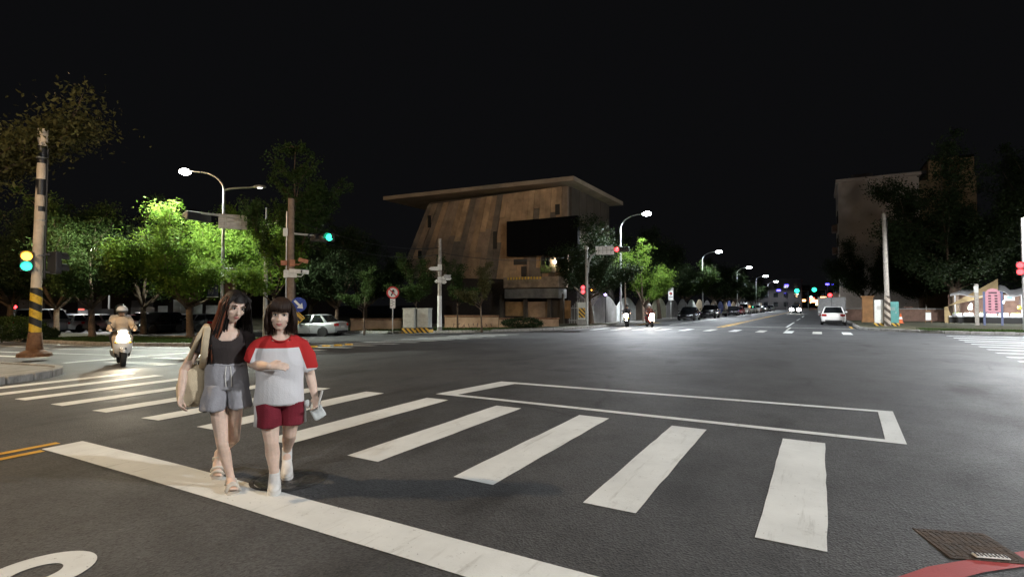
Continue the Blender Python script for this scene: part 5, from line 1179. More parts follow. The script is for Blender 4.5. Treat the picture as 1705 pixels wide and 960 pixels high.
# cars parked beyond the left verge
left = [('suv', 'car_black', 'black utility car parked beyond the verge under dark trees', 262, 44, R(200)), ('suv', 'car_grey', 'grey utility car parked left of the black one beyond the verge', 240, 46, R(95)), ('sedan', 'car_white', 'white car half hidden by the bright tree trunk', 302, 47, R(110)), ('sedan', 'car_red', 'reddish car behind the scooter riders', 224, 46, R(60)), ('hatch', 'car_white', 'white hatchback seen between the left tree trunks', 142, 47, R(20)), ('sedan', 'car_white', 'white sedan right beside the white hatchback at left', 132, 52, R(15)), ('hatch', 'car_blue', 'blue hatchback left of the white hatchback at left', 122, 50, R(25)), ('van', 'car_silver', 'pale van just right of the striped pole foot', 82, 44, R(30)), ('sedan', 'car_white', 'white sedan behind the striped pole, partly hidden', 100, 52, R(80)), ('sedan', 'car_silver', 'silver car glimpsed left of the striped pole', 50, 46, R(100)), ('hatch', 'car_grey', 'grey hatchback behind the white tote bag, by the trees', 330, 46, R(100)), ('hatch', 'car_silver', 'silver hatchback just left of the scooter riders', 172, 48, R(10))]
for kd, pt, lab, px, d, rz in left: car(kd, pt, lab, spot(px, d), rz, 'cars parked beyond the left verge')

# slack overhead cables between the poles of the far pavement
def cable(label, a, b, sag):
    t = thing('overhead_cable', label, 'cable', a, 0, 'overhead cables'); v = b - a
    MB().tube([v * (i / 16) + Vector((0, 0, -4 * sag * (i / 16) * (1 - i / 16))) for i in range(17)], .016, 5).build('wire', 'black_metal', t)
q1, q2, q3 = spot(484, 24.5), spot(732, 33.5), spot(977, 42)
cable('upper slack cable from the brown pole to the pale slim pole', q1 + Vector((0, 0, 5.6)), q2 + Vector((0, 0, 5.3)), .5); cable('lower slack cable from the brown pole to the pale slim pole', q1 + Vector((0, 0, 5.1)), q2 + Vector((0, 0, 4.9)), .6)
cable('slack cable from the pale slim pole to the red signal mast', q2 + Vector((0, 0, 5.0)), q3 + Vector((0, 0, 5.6)), .5)
# ------------------------------------------------------------------ scooters (local +Y is the front)
def make_scooter(label, paint, p, rz, lit=True, group='scooters', low_lamps=False, lamp='headlight_on', plate=False):
    t = thing('motor_scooter', label, 'scooter', p, rz, group)
    MZ = Matrix.Rotation(R(90), 3, 'Y')
    for nm, yy in (('front_wheel', .64), ('rear_wheel', -.62)):
        w = bpy.data.objects.new(nm, None); COL.objects.link(w); w.parent = t; w.location = (0, yy, .235)
        MB().lathe([(.15, -.05), (.21, -.06), (.235, -.03), (.235, .03), (.21, .06), (.15, .05)], 18, MZ).build('tyre', 'rubber', w, smooth=True)
        MB().lathe([(.001, -.035), (.155, -.045), (.155, .045), (.001, .035)], 18, MZ).build('rim', 'rim', w, smooth=True)
    # rear body: tail shell lofted along y
    sec = []
    for yy, w, z0, z1 in ((-.98, .05, .66, .74), (-.88, .13, .50, .80), (-.6, .18, .40, .80), (-.25, .17, .36, .76), (-.08, .15, .32, .66), (-.02, .12, .32, .5)):
        sec.append([(w * math.cos(2 * math.pi * k / 14), yy, (z0 + z1) / 2 + (z1 - z0) / 2 * math.sin(2 * math.pi * k / 14)) for k in range(14)])
    MB().rings(sec).build('tail_body', paint, t, smooth=True)
    MB().rings([[(-.15, -.05, .27), (.15, -.05, .27), (.15, -.05, .34), (-.15, -.05, .34)], [(-.17, .36, .26), (.17, .36, .26), (.17, .36, .32), (-.17, .36, .32)]]).build('footboard', 'dark_plastic', t, bev=.015)
    # front shield curves up to the handlebars
    fs = []
    for zz, yy, w, th in ((.26, .36, .12, .05), (.42, .44, .20, .10), (.62, .46, .23, .13), (.80, .42, .19, .12), (.92, .38, .12, .08)):
        fs.append([(w * math.cos(2 * math.pi * k / 16), yy + th * math.sin(2 * math.pi * k / 16), zz) for k in range(16)])
    MB().rings(fs).build('front_shield', paint, t, smooth=True)
    MB().rings([[(.09 * math.cos(a), .64 + .24 * math.sin(a) * 1.0, .36 + .06 * abs(math.cos(a * .5)) + dz) for a in [2 * math.pi * k / 14 for k in range(14)]] for dz in (0, .10)]).build('front_fender', paint, t, smooth=True)
    for s in (-1, 1): MB().tube([(s * .07, .64, .24), (s * .06, .50, .62)], .022, 6).build('fork', 'black_metal', t)
    MB().tube([(-.33, .26, .98), (-.2, .34, .99), (0, .38, .95), (.2, .34, .99), (.33, .26, .98)], .02, 8).build('handlebar', 'black_metal', t)
    MB().ell((0, .38, .98), (.14, .12, .09)).build('handlebar_cowl', paint, t, smooth=2)
    for s in (-1, 1):
        MB().tube([(s * .2, .33, 1.0), (s * .30, .34, 1.17)], .009, 5).build('mirror_stem', 'black_metal', t); MB().ell((s * .32, .34, 1.20), (.065, .02, .045), 12, 7).build('mirror', 'dark_plastic', t, smooth=2)
        MB().tube([(s * .22, .335, .99), (s * .35, .245, .98)], .028, 8).build('grip', 'rubber', t)
        MB().box((s * .17, .545, .66), (.07, .05, .05), Matrix.Rotation(-s * R(25), 3, 'Z')).build('indicator', 'headlight_on' if low_lamps else 'sign_yellow', t, bev=.015)
    MB().rings([[(.15 * math.cos(a), yy + 0, zz + .05 * math.sin(a)) for a in [2 * math.pi * k / 14 for k in range(14)]] for yy, zz in ((-.85, .84), (-.5, .83), (-.12, .78), (.0, .74))]).build('seat', 'black_metal', t, smooth=True)
    MB().lathe([(.10, 0), (.135, .03), (.115, .07), (.001, .09)], 16, Matrix.Rotation(R(-90), 3, 'X'), (0, .52, .80)).build('headlight', lamp if lit else 'lamp_glass', t, smooth=2)
    MB().box((0, -.98, .64), (.2, .05, .07)).build('taillight', 'tail_red', t, bev=.02)
    MB().tube([(.14, -.1, .24), (.17, -.5, .26), (.17, -.95, .34)], [.03, .05, .05], 8).build('exhaust', 'galv', t, smooth=True); MB().box((0, -.3, .30), (.2, .5, .2)).build('engine', 'black_metal', t, bev=.03)
    MB().box((0, .605 if plate else -1.01, .44 if plate else .52), (.24, .015, .12)).build('licence_plate', 'plate', t)
    if lit: spotlight('headlight_beam', t, (0, .68, .82), 110, (1, .85, .62), 75, .6, .06, (R(82), 0, 0))
    return t

mat('skin', (.78, .58, .47), .5, sss=.12, var=.12, vscale=22, bump=.15, bscale=140); mat('skin_rider', (.52, .31, .20), .55); mat('hair_dark', (.011, .008, .007), .6, spec=.3); mat('hair_brown', (.028, .015, .010), .6, spec=.3)
mat('helmet_white', (.68, .66, .64), .25, coat=.5); mat('helmet_dark', (.03, .03, .035), .25, coat=.5); mat('visor', (.02, .02, .02), .1, spec=.8)
mat('coat_cream', (.62, .47, .32), .85, var=.12, vscale=8); mat('coat_pale', (.55, .50, .45), .85, var=.1); mat('cloth_dark', (.03, .03, .035), .85); mat('cloth_maroon', (.15, .05, .035), .85, var=.2); mat('cloth_blue', (.05, .07, .13), .85); mat('shoe_dark', (.03, .03, .03), .6)

def seated(label, base, rz, cy_, coat, legs, helmet, feet_y=.28, reach=True, knee=.16, group='scooter riders', bag=False, z=0.0, look=0):
    t = thing('person', label, 'person', base, rz, group)
    hp, ch, hd = Vector((0, cy_ - .04, .86 + z)), Vector((0, cy_ + .03, 1.24 + z)), Vector((0, cy_ + .10, 1.50 + z))
    body = MB(); body.ell(hd, (.075, .095, .115)); body.caps([hd, ch + Vector((0, 0, .08))], [.055, .06]); body.ell((hp + ch) / 2, (.13, .09, .26))
    body.ell(hd + Vector((0, .095, -.015)), (.016, .02, .022))
    hands = []
    for s in (-1, 1):
        sh = ch + Vector((s * .17, 0, .04)); el = Vector((s * .29, cy_ + .16, 1.02 + z)) if reach else Vector((s * .24, cy_ + .12, 1.02 + z)); hn = Vector((s * .28, .28, 1.01)) if reach else Vector((s * .13, cy_ + .30, 1.0 + z))
        body.caps([sh, el, hn], [.04, .036, .028]); body.ell(hn + Vector((0, .03, 0)), (.035, .05, .035))
        for k in range(4): body.caps([hn + Vector((s * (-.025 + .017 * k), .05, .02)), hn + Vector((s * (-.025 + .017 * k), .09, .0)), hn + Vector((s * (-.025 + .017 * k), .08, -.04))], [.010, .0095, .008], 6)
        body.caps([hn + Vector((-s * .03, .02, 0)), hn + Vector((-s * .035, .06, -.02))], [.012, .009], 6)
        hands.append((sh, el, hn))
        kn, an = Vector((s * knee, cy_ + .36, .78 + z * .5)), Vector((s * .14, max(feet_y, cy_ + .2), .40))
        body.caps([hp + Vector((s * .09, .05, 0)), kn, an], [.07, .055, .04])
    link('body', remesh(body, .011, 4), 'skin_rider', t)
    j = MB(); j.loft([(0, hp.y, hp.z - .06, .175, .14), (0, hp.y + .01, hp.z + .12, .175, .135), (0, ch.y, ch.z - .06, .20, .14), (0, ch.y, ch.z + .06, .19, .115), (0, ch.y + .02, ch.z + .13, .085, .075)], 18)
    for sh, el, hn in hands: j.caps([sh + Vector((0, 0, -.01)), el, hn.lerp(el, .12)], [.085, .07, .055])
    link('jacket', remesh(j, .013, 5, .012, 9, cy_ * 7), coat, t)
    q = MB()
    for s in (-1, 1):
        kn, an = Vector((s * knee, cy_ + .36, .78 + z * .5)), Vector((s * .14, max(feet_y, cy_ + .2), .38)); q.caps([hp + Vector((s * .08, .02, -.02)), kn, an], [.115, .085, .06])
    q.ell(hp, (.17, .14, .12)); link('trousers', remesh(q, .014, 4, .008, 9, 2), legs, t)
    for s in (-1, 1):
        f = Vector((s * .14, max(feet_y, cy_ + .2), .33)); MB().loft([(f.x, f.y + .05, f.z - .02, .045, .125), (f.x, f.y + .05, f.z + .025, .045, .12), (f.x, f.y, f.z + .07, .042, .06)], 14, 2.4).build('shoe', 'shoe_dark', t, smooth=True)
    h = MB(); h.lathe([(.132, -.02), (.14, .03), (.137, .08), (.115, .13), (.07, .165), (.001, .178)], 20, None, hd); he = h.build('helmet', helmet, t, smooth=2)
    MB().lathe([(.141, .0), (.146, .012), (.141, .026)], 20, None, hd + Vector((0, 0, -.02))).build('helmet_rim', 'visor', he, smooth=2)
    MB().rings([[(hd.x + .142 * math.cos(R(a)), hd.y + .142 * math.sin(R(a)), hd.z + zz) for a in range(25, 156, 13)] + [(hd.x + (.148 + o_) * math.cos(R(a)), hd.y + (.148 + o_) * math.sin(R(a)), hd.z + zz + dz) for a in range(155, 24, -13)] for zz, o_, dz in ((.035, .05, -.012), (.043, .05, -.012))]).build('peak', 'visor', he)
    for s in (-1, 1): MB().tube([hd + Vector((s * .125, .01, -.02)), hd + Vector((s * .085, .05, -.10)), hd + Vector((0, .07, -.125))], .008, 5).build('chin_strap', 'visor', he); MB().ell(hd + Vector((s * .032, .088, .012)), (.012, .008, .006), 8, 5).build('eye', 'visor', t)
    MB().box(hd + Vector((0, .097, -.055)), (.04, .012, .008)).build('mouth', 'cloth_maroon', t)
    return t
# near scooter with rider and passenger, left
d = 14.3; p = spot(204, d); rzs = YAW + math.atan((CX - 204) / FPX) + R(180) + R(4)
near = [make_scooter('white scooter with glaring headlight carrying two people at left', 'helmet_white', p, rzs, True, 'scooters', False)]
near.append(seated('rider in cream coat and pale helmet steering the left scooter', p, rzs, -.10, 'coat_cream', 'coat_cream', 'helmet_white', bag=True))
near.append(seated('passenger with dark helmet sitting behind the cream coated rider', p, rzs, -.55, 'coat_pale', 'cloth_dark', 'helmet_dark', reach=False, knee=.2, z=.05))
for o_ in near: o_.scale = (.92, .92, .92)
# two waiting scooters at the far kerb
for px, d, paint, coat, hel, l1, l2, low in ((1044, 41, 'car_black', 'cloth_dark', 'helmet_dark', 'dark scooter with headlight on waiting at the far kerb, left one', 'rider in dark clothes on the left waiting scooter', False), (1081, 40, 'car_red', 'cloth_maroon', 'helmet_white', 'reddish scooter with three lamps lit waiting right of the dark one', 'rider in maroon with white helmet on the reddish scooter', True)):
    p = spot(px, d); rz = R(180) + YAW + math.atan((CX - px) / FPX) + (R(-6) if not low else R(16))
    s_ = make_scooter(l1, paint, p, rz, True, 'scooters', low, 'headlight_white')
    for q in ((-.1, .62, .52), (.1, .62, .52)) if low else ((0, .66, .5),): MB().lathe([(.06, 0), (.075, .03), (.001, .05)], 12, Matrix.Rotation(R(-90), 3, 'X'), q).build('lower_lamp', 'headlight_on', s_, smooth=2)
    MB().ell((0, .62, .84), (.16, .03, .15), 14, 8).build('scooter_glare', 'headlight_white', s_, smooth=2)  # extra glowing shell added over the headlight to imitate glare
    seated(l2, p, rz, -.12, coat, 'cloth_dark', hel)
ps = Vector((-12.6, 84.5, ground_z(-12.6, 84.5))); make_scooter('parked white scooter between the black utility car and hatchback', 'helmet_white', ps, R(62), False, 'scooters')

# ------------------------------------------------------------------ the two walking women (local -Y faces the viewer, +X is picture right)
def hand(mb, wrist, direction, palm_n, s=1.0, curl=.5, side=1):
    """palm and five fingers; side: which way the thumb leaves"""
    d = Vector(direction).normalized(); n = Vector(palm_n); n = (n - d * n.dot(d)).normalized(); w = d.cross(n).normalized() * side
    W = Vector(wrist); M = Matrix((w, n, d)).transposed()
    mb.ell(W + d * .042 * s, (.036 * s, .016 * s, .05 * s), 12, 8, M)
    for k, (off, ln) in enumerate(((.027, .066), (.009, .075), (-.009, .070), (-.026, .054))):
        a = W + d * .078 * s + w * off * s; P = [a - d * .02 * s]; dirv = d.copy(); P.append(a)
        for seg in (.45, .32, .23):
            dirv = (dirv * math.cos(curl * .75) + n * math.sin(curl * .75)).normalized(); P.append(P[-1] + dirv * ln * s * seg)
        mb.caps(P, [.0085 * s, .0085 * s, .008 * s, .0075 * s, .0065 * s], 8)
    a = W + d * .02 * s + w * .026 * s; t1 = (d * .65 + w * .7 + n * .25).normalized(); t2 = (d * .9 + w * .2 + n * .45).normalized()
    mb.caps([a, a + t1 * .035 * s, a + t1 * .035 * s + t2 * .032 * s], [.012 * s, .010 * s, .0075 * s], 8)
def head(mb, c, M, s=1.0):
    """skull, jaw, nose, lips, brow, ears; M turns local head axes (x right, -y face, z up)"""
    c = Vector(c); q = lambda x, y, z: c + M @ Vector((x * s, y * s, z * s))
    mb.ell(q(0, .012, .03), (.074 * s, .092 * s, .085 * s), 18, 12, M); mb.ell(q(0, -.018, -.03), (.061 * s, .072 * s, .082 * s), 18, 12, M); mb.ell(q(0, -.050, -.088), (.028 * s, .026 * s, .022 * s), 12, 8, M)
    mb.caps([q(0, -.086, .012), q(0, -.100, -.018), q(0, -.104, -.030)], [.009 * s, .011 * s, .014 * s], 8)
    mb.ell(q(0, -.081, -.060), (.024 * s, .010 * s, .009 * s), 10, 6, M)
    for k in (-1, 1):
        mb.ell(q(k * .036, -.058, -.028), (.024 * s, .022 * s, .022 * s), 10, 7, M); mb.ell(q(k * .033, -.078, .026), (.024 * s, .010 * s, .007 * s), 10, 6, M); mb.ell(q(k * .075, .005, -.008), (.010 * s, .018 * s, .028 * s), 10, 7, M)
def face(t, c, M, s=1.0, lip='lip'):
    c = Vector(c); q = lambda x, y, z: c + M @ Vector((x * s, y * s, z * s))
    for k in (-1, 1):
        e = MB().ell(q(k * .031, -.0785, .006), (.0135 * s, .007 * s, .0068 * s), 12, 8, M).build('eye', 'eye_white', t, smooth=2)
        MB().ell(q(k * .031, -.0845, .0055), (.006 * s, .003 * s, .0062 * s), 10, 6, M).build('iris', 'hair_dark', e, smooth=2)
        MB().tube([q(k * .045, -.078, .011), q(k * .031, -.087, .0145), q(k * .017, -.082, .010)], [.002 * s, .003 * s, .002 * s], 6).build('lash', 'hair_dark', e)
        MB().tube([q(k * .052, -.078, .028), q(k * .034, -.090, .033), q(k * .016, -.090, .029)], [.002 * s, .004 * s, .003 * s], 6).build('eyebrow', 'hair_dark', t)
    MB().tube([q(-.023, -.085, -.0600), q(-.01, -.0925, -.0575), q(0, -.0925, -.0590), q(.01, -.0925, -.0575), q(.023, -.085, -.0600)], [.0015 * s, .0048 * s, .004 * s, .0048 * s, .0015 * s], 6).build('upper_lip', lip, t, smooth=2)
    MB().tube([q(-.020, -.085, -.0635), q(0, -.0925, -.0675), q(.020, -.085, -.0635)], [.0015 * s, .006 * s, .0015 * s], 6).build('lower_lip', lip, t, smooth=2)
mat('lip', (.45, .16, .14), .4); mat('eye_white', (.7, .68, .66), .2); mat('nail', (.75, .5, .45), .3)
mat('tee_charcoal', (.040, .032, .032), .9, var=.15, vscale=10, bump=.2, bscale=90); mat('shorts_grey', (.36, .36, .395), .9, var=.12, vscale=9, bump=.2, bscale=90); mat('canvas_cream', (.62, .52, .36), .9, var=.15, vscale=7, bump=.3, bscale=120); mat('sandal', (.70, .65, .57), .6, var=.1); mat('sneaker_white', (.74, .73, .70), .6, var=.1, vscale=14); mat('sole_white', (.66, .65, .62), .6); mat('sock_white', (.72, .72, .71), .9)
mat('shorts_maroon', (.20, .014, .030), .9, var=.15, vscale=10, bump=.2, bscale=90); mat('shirt_trim', (.7, .7, .7), .9)
def two_tone(name, red, white, zcut, xcut):
    m = bpy.data.materials.new(name); m.use_nodes = True; nt = m.node_tree; b = nt.nodes['Principled BSDF']; N = nt.nodes.new; L = nt.links.new
    tc = N('ShaderNodeTexCoord'); s = N('ShaderNodeSeparateXYZ'); L(tc.outputs['Object'], s.inputs[0])
    a = N('ShaderNodeMath'); a.operation = 'LESS_THAN'; L(s.outputs['Z'], a.inputs[0]); a.inputs[1].default_value = zcut
    ab = N('ShaderNodeMath'); ab.operation = 'ABSOLUTE'; L(s.outputs['X'], ab.inputs[0])
    sl = N('ShaderNodeMath'); sl.operation = 'MULTIPLY_ADD'; L(s.outputs['Z'], sl.inputs[0]); sl.inputs[1].default_value = .35; L(ab.outputs[0], sl.inputs[2])
    c = N('ShaderNodeMath'); c.operation = 'LESS_THAN'; L(sl.outputs[0], c.inputs[0]); c.inputs[1].default_value = xcut + .35 * zcut
    lo = N('ShaderNodeMath'); lo.operation = 'LESS_THAN'; L(s.outputs['Z'], lo.inputs[0]); lo.inputs[1].default_value = zcut - .17
    mx = N('ShaderNodeMath'); mx.operation = 'MAXIMUM'; L(c.outputs[0], mx.inputs[0]); L(lo.outputs[0], mx.inputs[1])
    k = N('ShaderNodeMath'); k.operation = 'MULTIPLY'; L(a.outputs[0], k.inputs[0]); L(mx.outputs[0], k.inputs[1])
    n = N('ShaderNodeTexNoise'); n.inputs['Scale'].default_value = 9; L(tc.outputs['Object'], n.inputs['Vector'])
    x = N('ShaderNodeMix'); x.data_type = 'RGBA'; L(k.outputs[0], x.inputs[0]); x.inputs[6].default_value = hexc(red); x.inputs[7].default_value = hexc(white); L(x.outputs[2], b.inputs['Base Color']); b.inputs['Roughness'].default_value = .9
    n2 = N('ShaderNodeTexNoise'); n2.inputs['Scale'].default_value = 110; L(tc.outputs['Object'], n2.inputs['Vector']); bp = N('ShaderNodeBump'); bp.inputs['Strength'].default_value = .2; bp.inputs['Distance'].default_value = .01; L(n2.outputs['Fac'], bp.inputs['Height']); L(bp.outputs[0], b.inputs['Normal'])
    MATS[name] = m
two_tone('shirt_red_white', (.50, .022, .022), (.72, .72, .75), 1.085, .155)

def strands(name, parent, roots, m, seed, sub=1):
    """hair locks: each root = list of points with a radius"""
    mb = MB()
    for pts, r in roots: mb.tube(pts, [r * (.7 if i == 0 else 1.0 if i < len(pts) - 2 else .75 if i == len(pts) - 2 else .2) for i in range(len(pts))], 6)
    return mb.build(name, m, parent, smooth=2)
def hair_cap(c, M, s, front=-.035, low=-.05):
    """shell over the skull, open at the face"""
    mb = MB(); n, m = 30, 16; c = Vector(c); vs = []; idx = {}
    for i in range(m + 1):
        th = math.pi * .78 * i / m
        for k in range(n):
            a = 2 * math.pi * k / n; v = Vector((math.sin(th) * math.cos(a) * .088, math.sin(th) * math.sin(a) * .108 + .012, math.cos(th) * .112 + .018)); idx[i, k] = len(vs); vs.append((v, c + M @ (v * s)))
    fs = []
    for i in range(m):
        for k in range(n):
            k2 = (k + 1) % n; q = [idx[i, k], idx[i, k2], idx[i + 1, k2], idx[i + 1, k]]; ctr = sum((vs[j][0] for j in q), Vector()) / 4
            if ctr.y < front and ctr.z < .062: continue
            fs.append(q)
    mb.add([v[1] for v in vs], fs); return mb

# --- woman in charcoal top
F1 = on_ground(386, 812); d1 = 4.24; rz1 = zrot(386)
w1 = thing('person', 'woman in charcoal top and grey shorts with long hair and sandals', 'person', F1, rz1, 'women crossing')
S1 = 214.0
def L1(px, py, y=0.0): return Vector(((px - 386) / S1, y, (812 - py) / S1))
hc = L1(385, 512, -.02); MH = Matrix.Rotation(R(24), 3, 'Z') @ Matrix.Rotation(R(7), 3, 'Y') @ Matrix.Rotation(R(16), 3, 'X')
body = MB(); head(body, hc, MH, 1.0)
neck = L1(374, 545, .02); body.caps([hc + Vector((-.012, .035, -.05)), neck + Vector((0, 0, -.05))], [.048, .055])
body.loft([(-.06, .02, 1.245, .065, .055), (-.06, .015, 1.20, .125, .078), (-.06, .01, 1.15, .124, .086), (-.06, .01, 1.08, .114, .082), (-.055, .02, .98, .10, .072), (-.05, .02, .90, .108, .08), (-.05, .02, .80, .11, .085)], 20)
shR, shL = L1(342, 563, .02), L1(404, 563, .02)
elR, wrR = L1(314, 615, .05), L1(312, 652, -.07); elL, wrL = L1(414, 612, .03), L1(413, 596, -.15)
body.caps([neck + Vector((-.03, 0, -.09)), shR], [.042, .040]); body.caps([neck + Vector((.03, 0, -.09)), shL], [.042, .040])
body.caps([shR, shR.lerp(elR, .5), elR, elR.lerp(wrR, .4), wrR], [.041, .037, .032, .031, .022]); hand(body, wrR, wrR - elR + Vector((.0, -.03, -.06)), (.7, -.2, 0), .95, .75, -1)
body.caps([shL, shL.lerp(elL, .5), elL, elL.lerp(wrL, .4), wrL], [.041, .037, .032, .031, .022]); hand(body, wrL, (.35, .05, .5), (.25, .8, -.1), .95, .55, -1)
hipR, hipL = L1(362, 655, .02), L1(388, 655, .03)
knR, anR = L1(371, 735, -.05), L1(384, 793, -.02); knL, anL = L1(388, 735, .06), L1(366, 768, .36)
for hp, kn, an in ((hipR, knR, anR), (hipL, knL, anL)):
    cf = kn.lerp(an, .35) + Vector((0, .018, 0)); body.caps([hp, hp.lerp(kn, .5), kn, cf, kn.lerp(an, .72), an], [.068, .058, .042, .043, .032, .028])
# front foot flat, back foot on its toes
def foot(mb, an, heel, ball, toe, w=.036):
    mb.caps([an, heel.lerp(an, .35)], [.031, .033]); mb.caps([heel, heel.lerp(ball, .5) + Vector((0, 0, .012)), ball], [.030, .033, .036]); mb.caps([an, ball], [.03, .028])
    ax = (toe - ball).normalized(); sd = ax.cross(Vector((0, 0, 1))).normalized()
    for k, (o, l, r) in enumerate(((-.026, 1.0, .0115), (-.010, .95, .009), (.004, .88, .0085), (.017, .78, .008), (.028, .66, .0075))): mb.caps([ball + sd * o * .8, ball + sd * o + (toe - ball) * l], [r * 1.2, r], 8)
heelF = Vector((anR.x - .005, .035, .045)); ballF = Vector((anR.x + .012, -.10, .040)); toeF = Vector((anR.x + .018, -.16, .034)); foot(body, anR, heelF, ballF, toeF)
heelB = anL + Vector((-.01, .06, -.03)); ballB = Vector((anL.x - .012, .32, .055)); toeB = Vector((anL.x - .014, .27, .036)); foot(body, anL, heelB, ballB, toeB)
link('body', remesh(body, .0052, 5), 'skin', w1); face(w1, hc, MH)
tee = MB(); tee.loft([(-.055, .02, .845, .126, .100), (-.055, .02, .93, .122, .098), (-.055, .02, 1.0, .126, .100), (-.06, .012, 1.09, .143, .110), (-.06, .012, 1.16, .147, .104), (-.06, .02, 1.205, .138, .088), (-.06, .025, 1.235, .10, .07)], 26)
for sh, el in ((shR, elR), (shL, elL)): tee.tube([sh + Vector((-.03 if sh is shL else .03, 0, .01)), sh, sh.lerp(el, .38)], [.054, .056, .053], 14)
me_ = remesh(tee, .006, 4, .012, 9, 3); cc = neck + Vector((.004, -.05, -.035)); cut_faces(me_, lambda c: ((c.x - cc.x) / .092) ** 2 + ((c.z - cc.z) / .072) ** 2 < 1 and c.y < .03 or (c.z > 1.205 and abs(c.x - cc.x) < .085)); link('top', me_, 'tee_charcoal', w1)
body_chest = MB()
sh_ = MB(); sh_.loft([(-.05, .02, .965, .120, .095), (-.05, .02, .93, .132, .105), (-.048, .02, .84, .146, .115), (-.045, .02, .78, .150, .12)], 24)
for hp, kn, sx in ((hipR, knR, -1), (hipL, knL, 1)):
    q = hp.lerp(kn, .18); sh_.loft([(hp.x - .003 * sx, .02, .80, .084, .115), (q.x + .022 * sx, q.y * .6, .70, .080, .112), (q.x + .036 * sx, q.y * .6 - .01, .625, .080, .112)], 20)
link('shorts', remesh(sh_, .0065, 3, .018, 9, 8), 'shorts_grey', w1)
wb = MB(); wb.tube([(-.05 + .126 * math.cos(a), .02 + .102 * math.sin(a), .955 + .004 * math.sin(9 * a)) for a in [2 * math.pi * k / 36 for k in range(37)]], .011, 6); wb.build('waistband', 'shorts_grey', w1, smooth=2)
for dx in (-.012, .016): MB().tube([(-.04 + dx, -.09, .95), (-.04 + dx * 1.5, -.112, .88), (-.035 + dx * 1.3, -.118, .80)], .004, 5).build('drawstring', 'sneaker_white', w1)
# sandals
for hl_, bl_, te_, nm in ((heelF, ballF, toeF, 0), (heelB, ballB, toeB, 1)):
    ax = (te_ - hl_); up = Vector((0, 0, 1)) if nm == 0 else Vector((0, -.55, .83)); sd = ax.cross(up).normalized(); up = sd.cross(ax).normalized()
    prof = [(-.03, .026), (.02, .036), (.10, .038), (.17, .046), (.215, .040), (.235, .02)]; a_ = ax.normalized()
    so = MB(); L_ = [hl_ + a_ * u - sd * w - up * .040 for u, w in prof]; Rr = [hl_ + a_ * u + sd * w - up * .040 for u, w in prof][::-1]; ring = L_ + Rr
    so.rings([ring, [q + up * .020 for q in ring]]); sn = so.build('sandal', 'sandal', w1)
    for u, wd in ((.145, .046), (.185, .047)): MB().tube([hl_ + a_ * u - sd * wd - up * .022, hl_ + a_ * u - sd * wd * .6 + up * .024, hl_ + a_ * u + up * .034, hl_ + a_ * u + sd * wd * .6 + up * .024, hl_ + a_ * u + sd * wd - up * .022], .012, 6, True, .4).build('strap', 'sandal', sn, smooth=2)
    MB().tube([hl_ + a_ * .05 - sd * .036 - up * .01, hl_ + a_ * .055 - sd * .034 + up * .03, hl_ + a_ * .075 + up * .062, hl_ + a_ * .055 + sd * .034 + up * .03, hl_ + a_ * .05 + sd * .036 - up * .01], .008, 6).build('strap', 'sandal', sn, smooth=2)
# long hair
hr = hair_cap(hc, MH, 1.02, -.045); rnd = random.Random(2)
link('hair', remesh(hr, .006, 2) if False else hr.mesh('hair', 0, 2), 'hair_dark', w1)
locks = []; orange = []
for i in range(420):
    a = R(rnd.uniform(-28, 208)); th = rnd.uniform(.35, 1.25)
    r0 = Vector((math.sin(th) * math.cos(a) * .088, math.sin(th) * math.sin(a) * .106 + .012, math.cos(th) * .11 + .018)); p0_ = hc + MH @ r0
    sidex = r0.x; ln = rnd.uniform(.30, .44)
    out = Vector((r0.x * .55, abs(r0.y) * .35 + .01, 0))
    p1_ = p0_ + out * .5 + Vector((0, 0, -.09)); p1_ += (p1_ - hc).normalized() * .012; p2_ = p1_ + Vector((sidex * .35 - .015, .015, -ln * .4)); p3_ = p2_ + Vector((sidex * .2 - .02 + rnd.uniform(-.02, .02), rnd.uniform(-.015, .02), -ln * .38)); p4_ = p3_ + Vector((rnd.uniform(-.02, .015), rnd.uniform(-.02, .02), -ln * .2))
    (orange if (sidex < -.055 and rnd.random() < .5) else locks).append(([p0_, p0_.lerp(p1_, .5) + (p0_ - hc).normalized() * .012, p1_, p2_, p3_, p4_], rnd.uniform(.003, .0065)))
strands('hair_lock', w1, locks, 'hair_dark', 1); mat('hair_sodium_lit', (.16, .045, .018), .45); strands('backlit_hair_lock', w1, orange, 'hair_sodium_lit', 1)  # orange sodium light from behind is painted into these hair locks
fr = []
for i in range(60):
    u = rnd.uniform(-1, 1); r0 = Vector((u * .035, -.035 + .02 * abs(u), .125)); s_ = -1 if u < .25 else 1; fr.append(([hc + MH @ (r0 * 1.02), hc + MH @ Vector((s_ * .055 + u * .02, -.088, .085)), hc + MH @ Vector((s_ * .084, -.072, .02)), hc + MH @ Vector((s_ * .09, -.055, -.06)), hc + MH @ Vector((s_ * .092, -.03, -.13))], rnd.uniform(.003, .0055)))
strands('fringe', w1, fr, 'hair_dark', 2)
